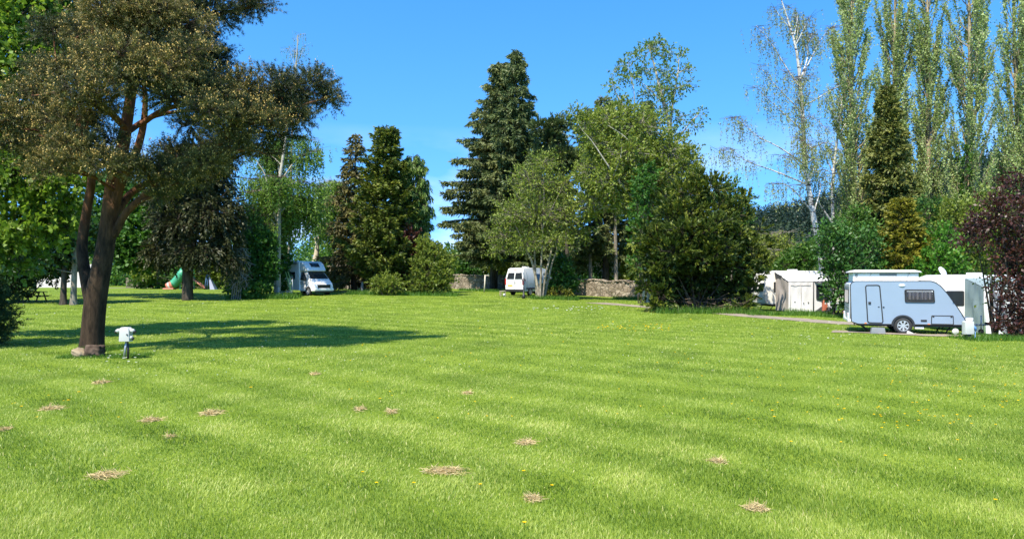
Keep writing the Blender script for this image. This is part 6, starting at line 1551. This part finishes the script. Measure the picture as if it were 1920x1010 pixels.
rk = rock('boulder', 'longer brown pitted boulder beside the tan one under the big pine', G(177, 20.6), (.28, .22, .20), M['rock_brown'], 5)
bm = bmesh.new(); bmesh.ops.create_icosphere(bm, subdivisions=3, radius=1)
for v in bm.verts: v.co = Vector((.075 + v.co.x * .055, -.205 + v.co.y * .04, .10 + v.co.z * .045))
obj('hollow', bm, MV['darkwood'], rk, True)  # dark lump on the boulder's face, painting the shade of a pit

fp = empty('fire_point', G(1546, 44.5), R(10), 'faded red box on a leaning wooden post between the beige awning and the laurel', 'fire point')
pipe('post', MV['palewood'], fp, [(.10, 0, 0), (.05, 0, .95)], .045, 8)
prism_obj('case', MV['fire_red'], fp, [(-.11, .34), (.17, .40), (.10, 1.0), (.02, 1.07), (-.14, .98)], .10, .02)
box('case_label', MV['box_white'], fp, -.06, .04, -.112, -.103, .72, .84, .003)

lp = empty('lamp_post', G(982, 61.5), 0, 'black lantern lamp post at the corner of the white van', 'lamp post')
bm = bmesh.new(); lathe(bm, [(.14, 0), (.14, .28), (.075, .34), (.06, .9), (.04, .95), (.035, 1.15), (.05, 1.17)], (0, 0, 0), 'z', 12); obj('pole', bm, MV['dark'], lp, True)
ln = box('lantern', MV['clearglass'], lp, -.105, .105, -.105, .105, 1.20, 1.48, .002)
bm = bmesh.new()
for a in (-1, 1):
    for b in (-1, 1): tb(bm, [(a * .085, b * .085, 1.17), (a * .125, b * .125, 1.49)], .012, 4)
obj('lantern_frame', bm, MV['dark'], ln)
bm = bmesh.new(); lathe(bm, [(.22, 1.48), (.20, 1.52), (.09, 1.64), (.05, 1.66), (.03, 1.74), (.005, 1.78)], (0, 0, 0), 'z', 8); obj('lamp_cap', bm, MV['dark'], lp)

wpost = empty('washing_post', G(909, 73), 0, 'off white washing line post on the grass before the stone wall', 'post')
pipe('post', MV['pale_post'], wpost, [(-.07, 0, 0), (0, 0, .9), (.03, 0, 1.75)], .065, 7); box('arm', MV['pale_post'], wpost, -.02, .42, -.05, .05, 1.66, 1.74, .01)
pole = empty('utility_pole', G(1163, 79), 0, 'tall bare pale wooden pole behind the stone wall', 'pole')
pipe('shaft', MV['pale_post'], pole, [(0, 0, 0), (.02, 0, 3.5), (0, 0, 7.2)], [.19, .16, .12], 10); box('pole_cap', MV['grey'], pole, -.14, .14, -.14, .14, 7.2, 7.25, .01)
tot = empty('carved_post', G(594.5, 72), R(20), 'tall carved pale wooden post with a rounded head behind the motorhome', 'post')
pipe('shaft', MV['palewood'], tot, [(-.20, 0, 0), (-.18, 0, 2.9), (-.05, 0, 3.6), (.02, 0, 4.4), (.0, 0, 4.85)], [.30, .30, .24, .19, .2], 10)
bm = bmesh.new(); bmesh.ops.create_icosphere(bm, subdivisions=3, radius=1)
for v in bm.verts: v.co = Vector((v.co.x * .30 + .03, v.co.y * .28, v.co.z * .33 + 4.98))
obj('head', bm, MV['palewood'], tot, True)
stk = empty('marker_post', G(679, 68), 0, 'short white marker post at the path by the dense dark cypress', 'post')
prism_obj('post', MV['box_white'], stk, [(-.12, 0), (.12, 0), (.13, .75), (.05, .95), (-.05, .85)], .12, .03); box('band', MV['grey'], stk, -.10, .14, -.125, .125, .3, .36, .004)

pt = empty('picnic_table', G(61, 53), R(4), 'dark brown wooden picnic table in shade at the far left', 'picnic table')
for k in range(5): pass
bm = bmesh.new()
for k in range(5): bx(bm, -.85, .85, -.37 + k * .15, -.235 + k * .15, .70, .745, .008)
obj('tabletop', bm, MV['darkwood'], pt)
for sg in (-1, 1):
    bm = bmesh.new(); bx(bm, -.9, .9, sg * .70 - .13, sg * .70 - .005, .42, .46, .008); bx(bm, -.9, .9, sg * .70 + .005, sg * .70 + .13, .42, .46, .008); obj('bench', bm, MV['darkwood'], pt)
for x in (-.6, .6):
    for sg in (-1, 1): pipe('leg', MV['darkwood'], pt, [(x, sg * .25, .70), (x, sg * .68, .0)], .055, 4)
    box('cross_bar', MV['darkwood'], pt, x + .05, x + .10, -.8, .8, .36, .42, .005)

# play equipment
ps = empty('tube_slide', G(334, 76), 0, 'green tube slide with a red and white striped mouth beside the dark trunk', 'slide')
yv = np.array(ps.location)
def ploc(u, v, dy=0.): return tuple(P(u, v, 76 + dy) - yv)
bm = bmesh.new(); ctr = [ploc(346, 507), ploc(341, 514), ploc(335, 522), ploc(327, 531), ploc(324, 534)]
tb(bm, ctr, [.42, .43, .44, .44, .44], 20); obj('tube', bm, MV['green_tube'], ps, True)
for k, q in enumerate((1, 2, 3)):
    bm = bmesh.new(); a, b = Vector(ctr[q]), Vector(ctr[q + 1]); dd = (b - a).normalized(); tb(bm, [a - dd * .04, a + dd * .04], .475, 20); obj('flange', bm, MV['green_tube'], ps, True)
for k in range(3):
    a = Vector(ploc(323 - k * 3.2, 534.6 + k * 1.1)); bm = bmesh.new(); tb(bm, [a + Vector((.12, 0, .06)), a - Vector((.12, 0, .06))], .46 - .03 * k, 18); obj('mouth_ring', bm, MV['fire_red'] if k % 2 == 0 else MV['box_white'], ps, True)
bm = bmesh.new(); c_ = ploc(318, 540); bx(bm, c_[0] - .55, c_[0] + .55, -.4, .4, .02, .16, .05); obj('exit_lip', bm, MV['salmon'], ps)
bm = bmesh.new(); c_ = ploc(347, 505)
for a in (-.5, .5):
    for b in (-.5, .5): tb(bm, [(c_[0] + a, b + .5, -.1), (c_[0] + a, b + .5, 2.6)], .05, 6)
bx(bm, c_[0] - .55, c_[0] + .55, -.05, 1.05, 1.55, 1.63, .01); obj('tower', bm, MV['green_tube'], ps)
s2 = empty('slide', G(383, 77), 0, 'small faded pink slide to the right of the dark trunk', 'slide'); yv = np.array(s2.location)
a, b = np.array(ploc(360, 521, 1)), np.array(ploc(383, 540.5, 1))
quadplate('chute', MV['salmon'], s2, [a + [0, -.28, 0], b + [0, -.28, 0], b + [0, .28, 0], a + [0, .28, 0]], .05)
for sg in (-1, 1): pipe('side_rail', MV['salmon'], s2, [a + [0, sg * .3, .08], b + [0, sg * .3, .08]], .08, 6)
for sg in (-1, 1): pipe('leg', MV['steel'], s2, [a + [.05, sg * .28, 0], (a[0] - .35, sg * .28, 0)], .04, 6)
s3 = empty('climbing_frame', G(393, 77.5), 0, 'dark blue climbing frame with a pale lilac panel beside the pink slide', 'climbing frame'); yv = np.array(s3.location)
for x0, x1 in ((386.5, 390), (391.5, 392)):
    for dy in (-.3, .3):
        a, b = np.array(ploc(x0, 543, 1.5)), np.array(ploc(x1, 514.5, 1.5)); a[2] = 0; pipe('post', MV['swing_blue'], s3, [a + [0, dy, 0], b + [0, dy, 0]], .07, 6)
a = ploc(389.5, 520, 1.5); box('step', MV['swing_blue'], s3, a[0] - .12, a[0] + .14, -.3 + a[1], .3 + a[1], .5, .56, .01); box('step', MV['swing_blue'], s3, a[0] - .08, a[0] + .16, -.3 + a[1], .3 + a[1], 1.0, 1.06, .01)
a, b = np.array(ploc(394.5, 515, 1.5)), np.array(ploc(403, 542, 1.5)); b[2] = 0
quadplate('panel', MV['lilac'], s3, [a + [0, -.4, 0], b + [-.35, -.4, 0], b + [.15, -.4, 0], b + [.15, .4, 0], a + [0.1, .4, 0]][:4], .06)
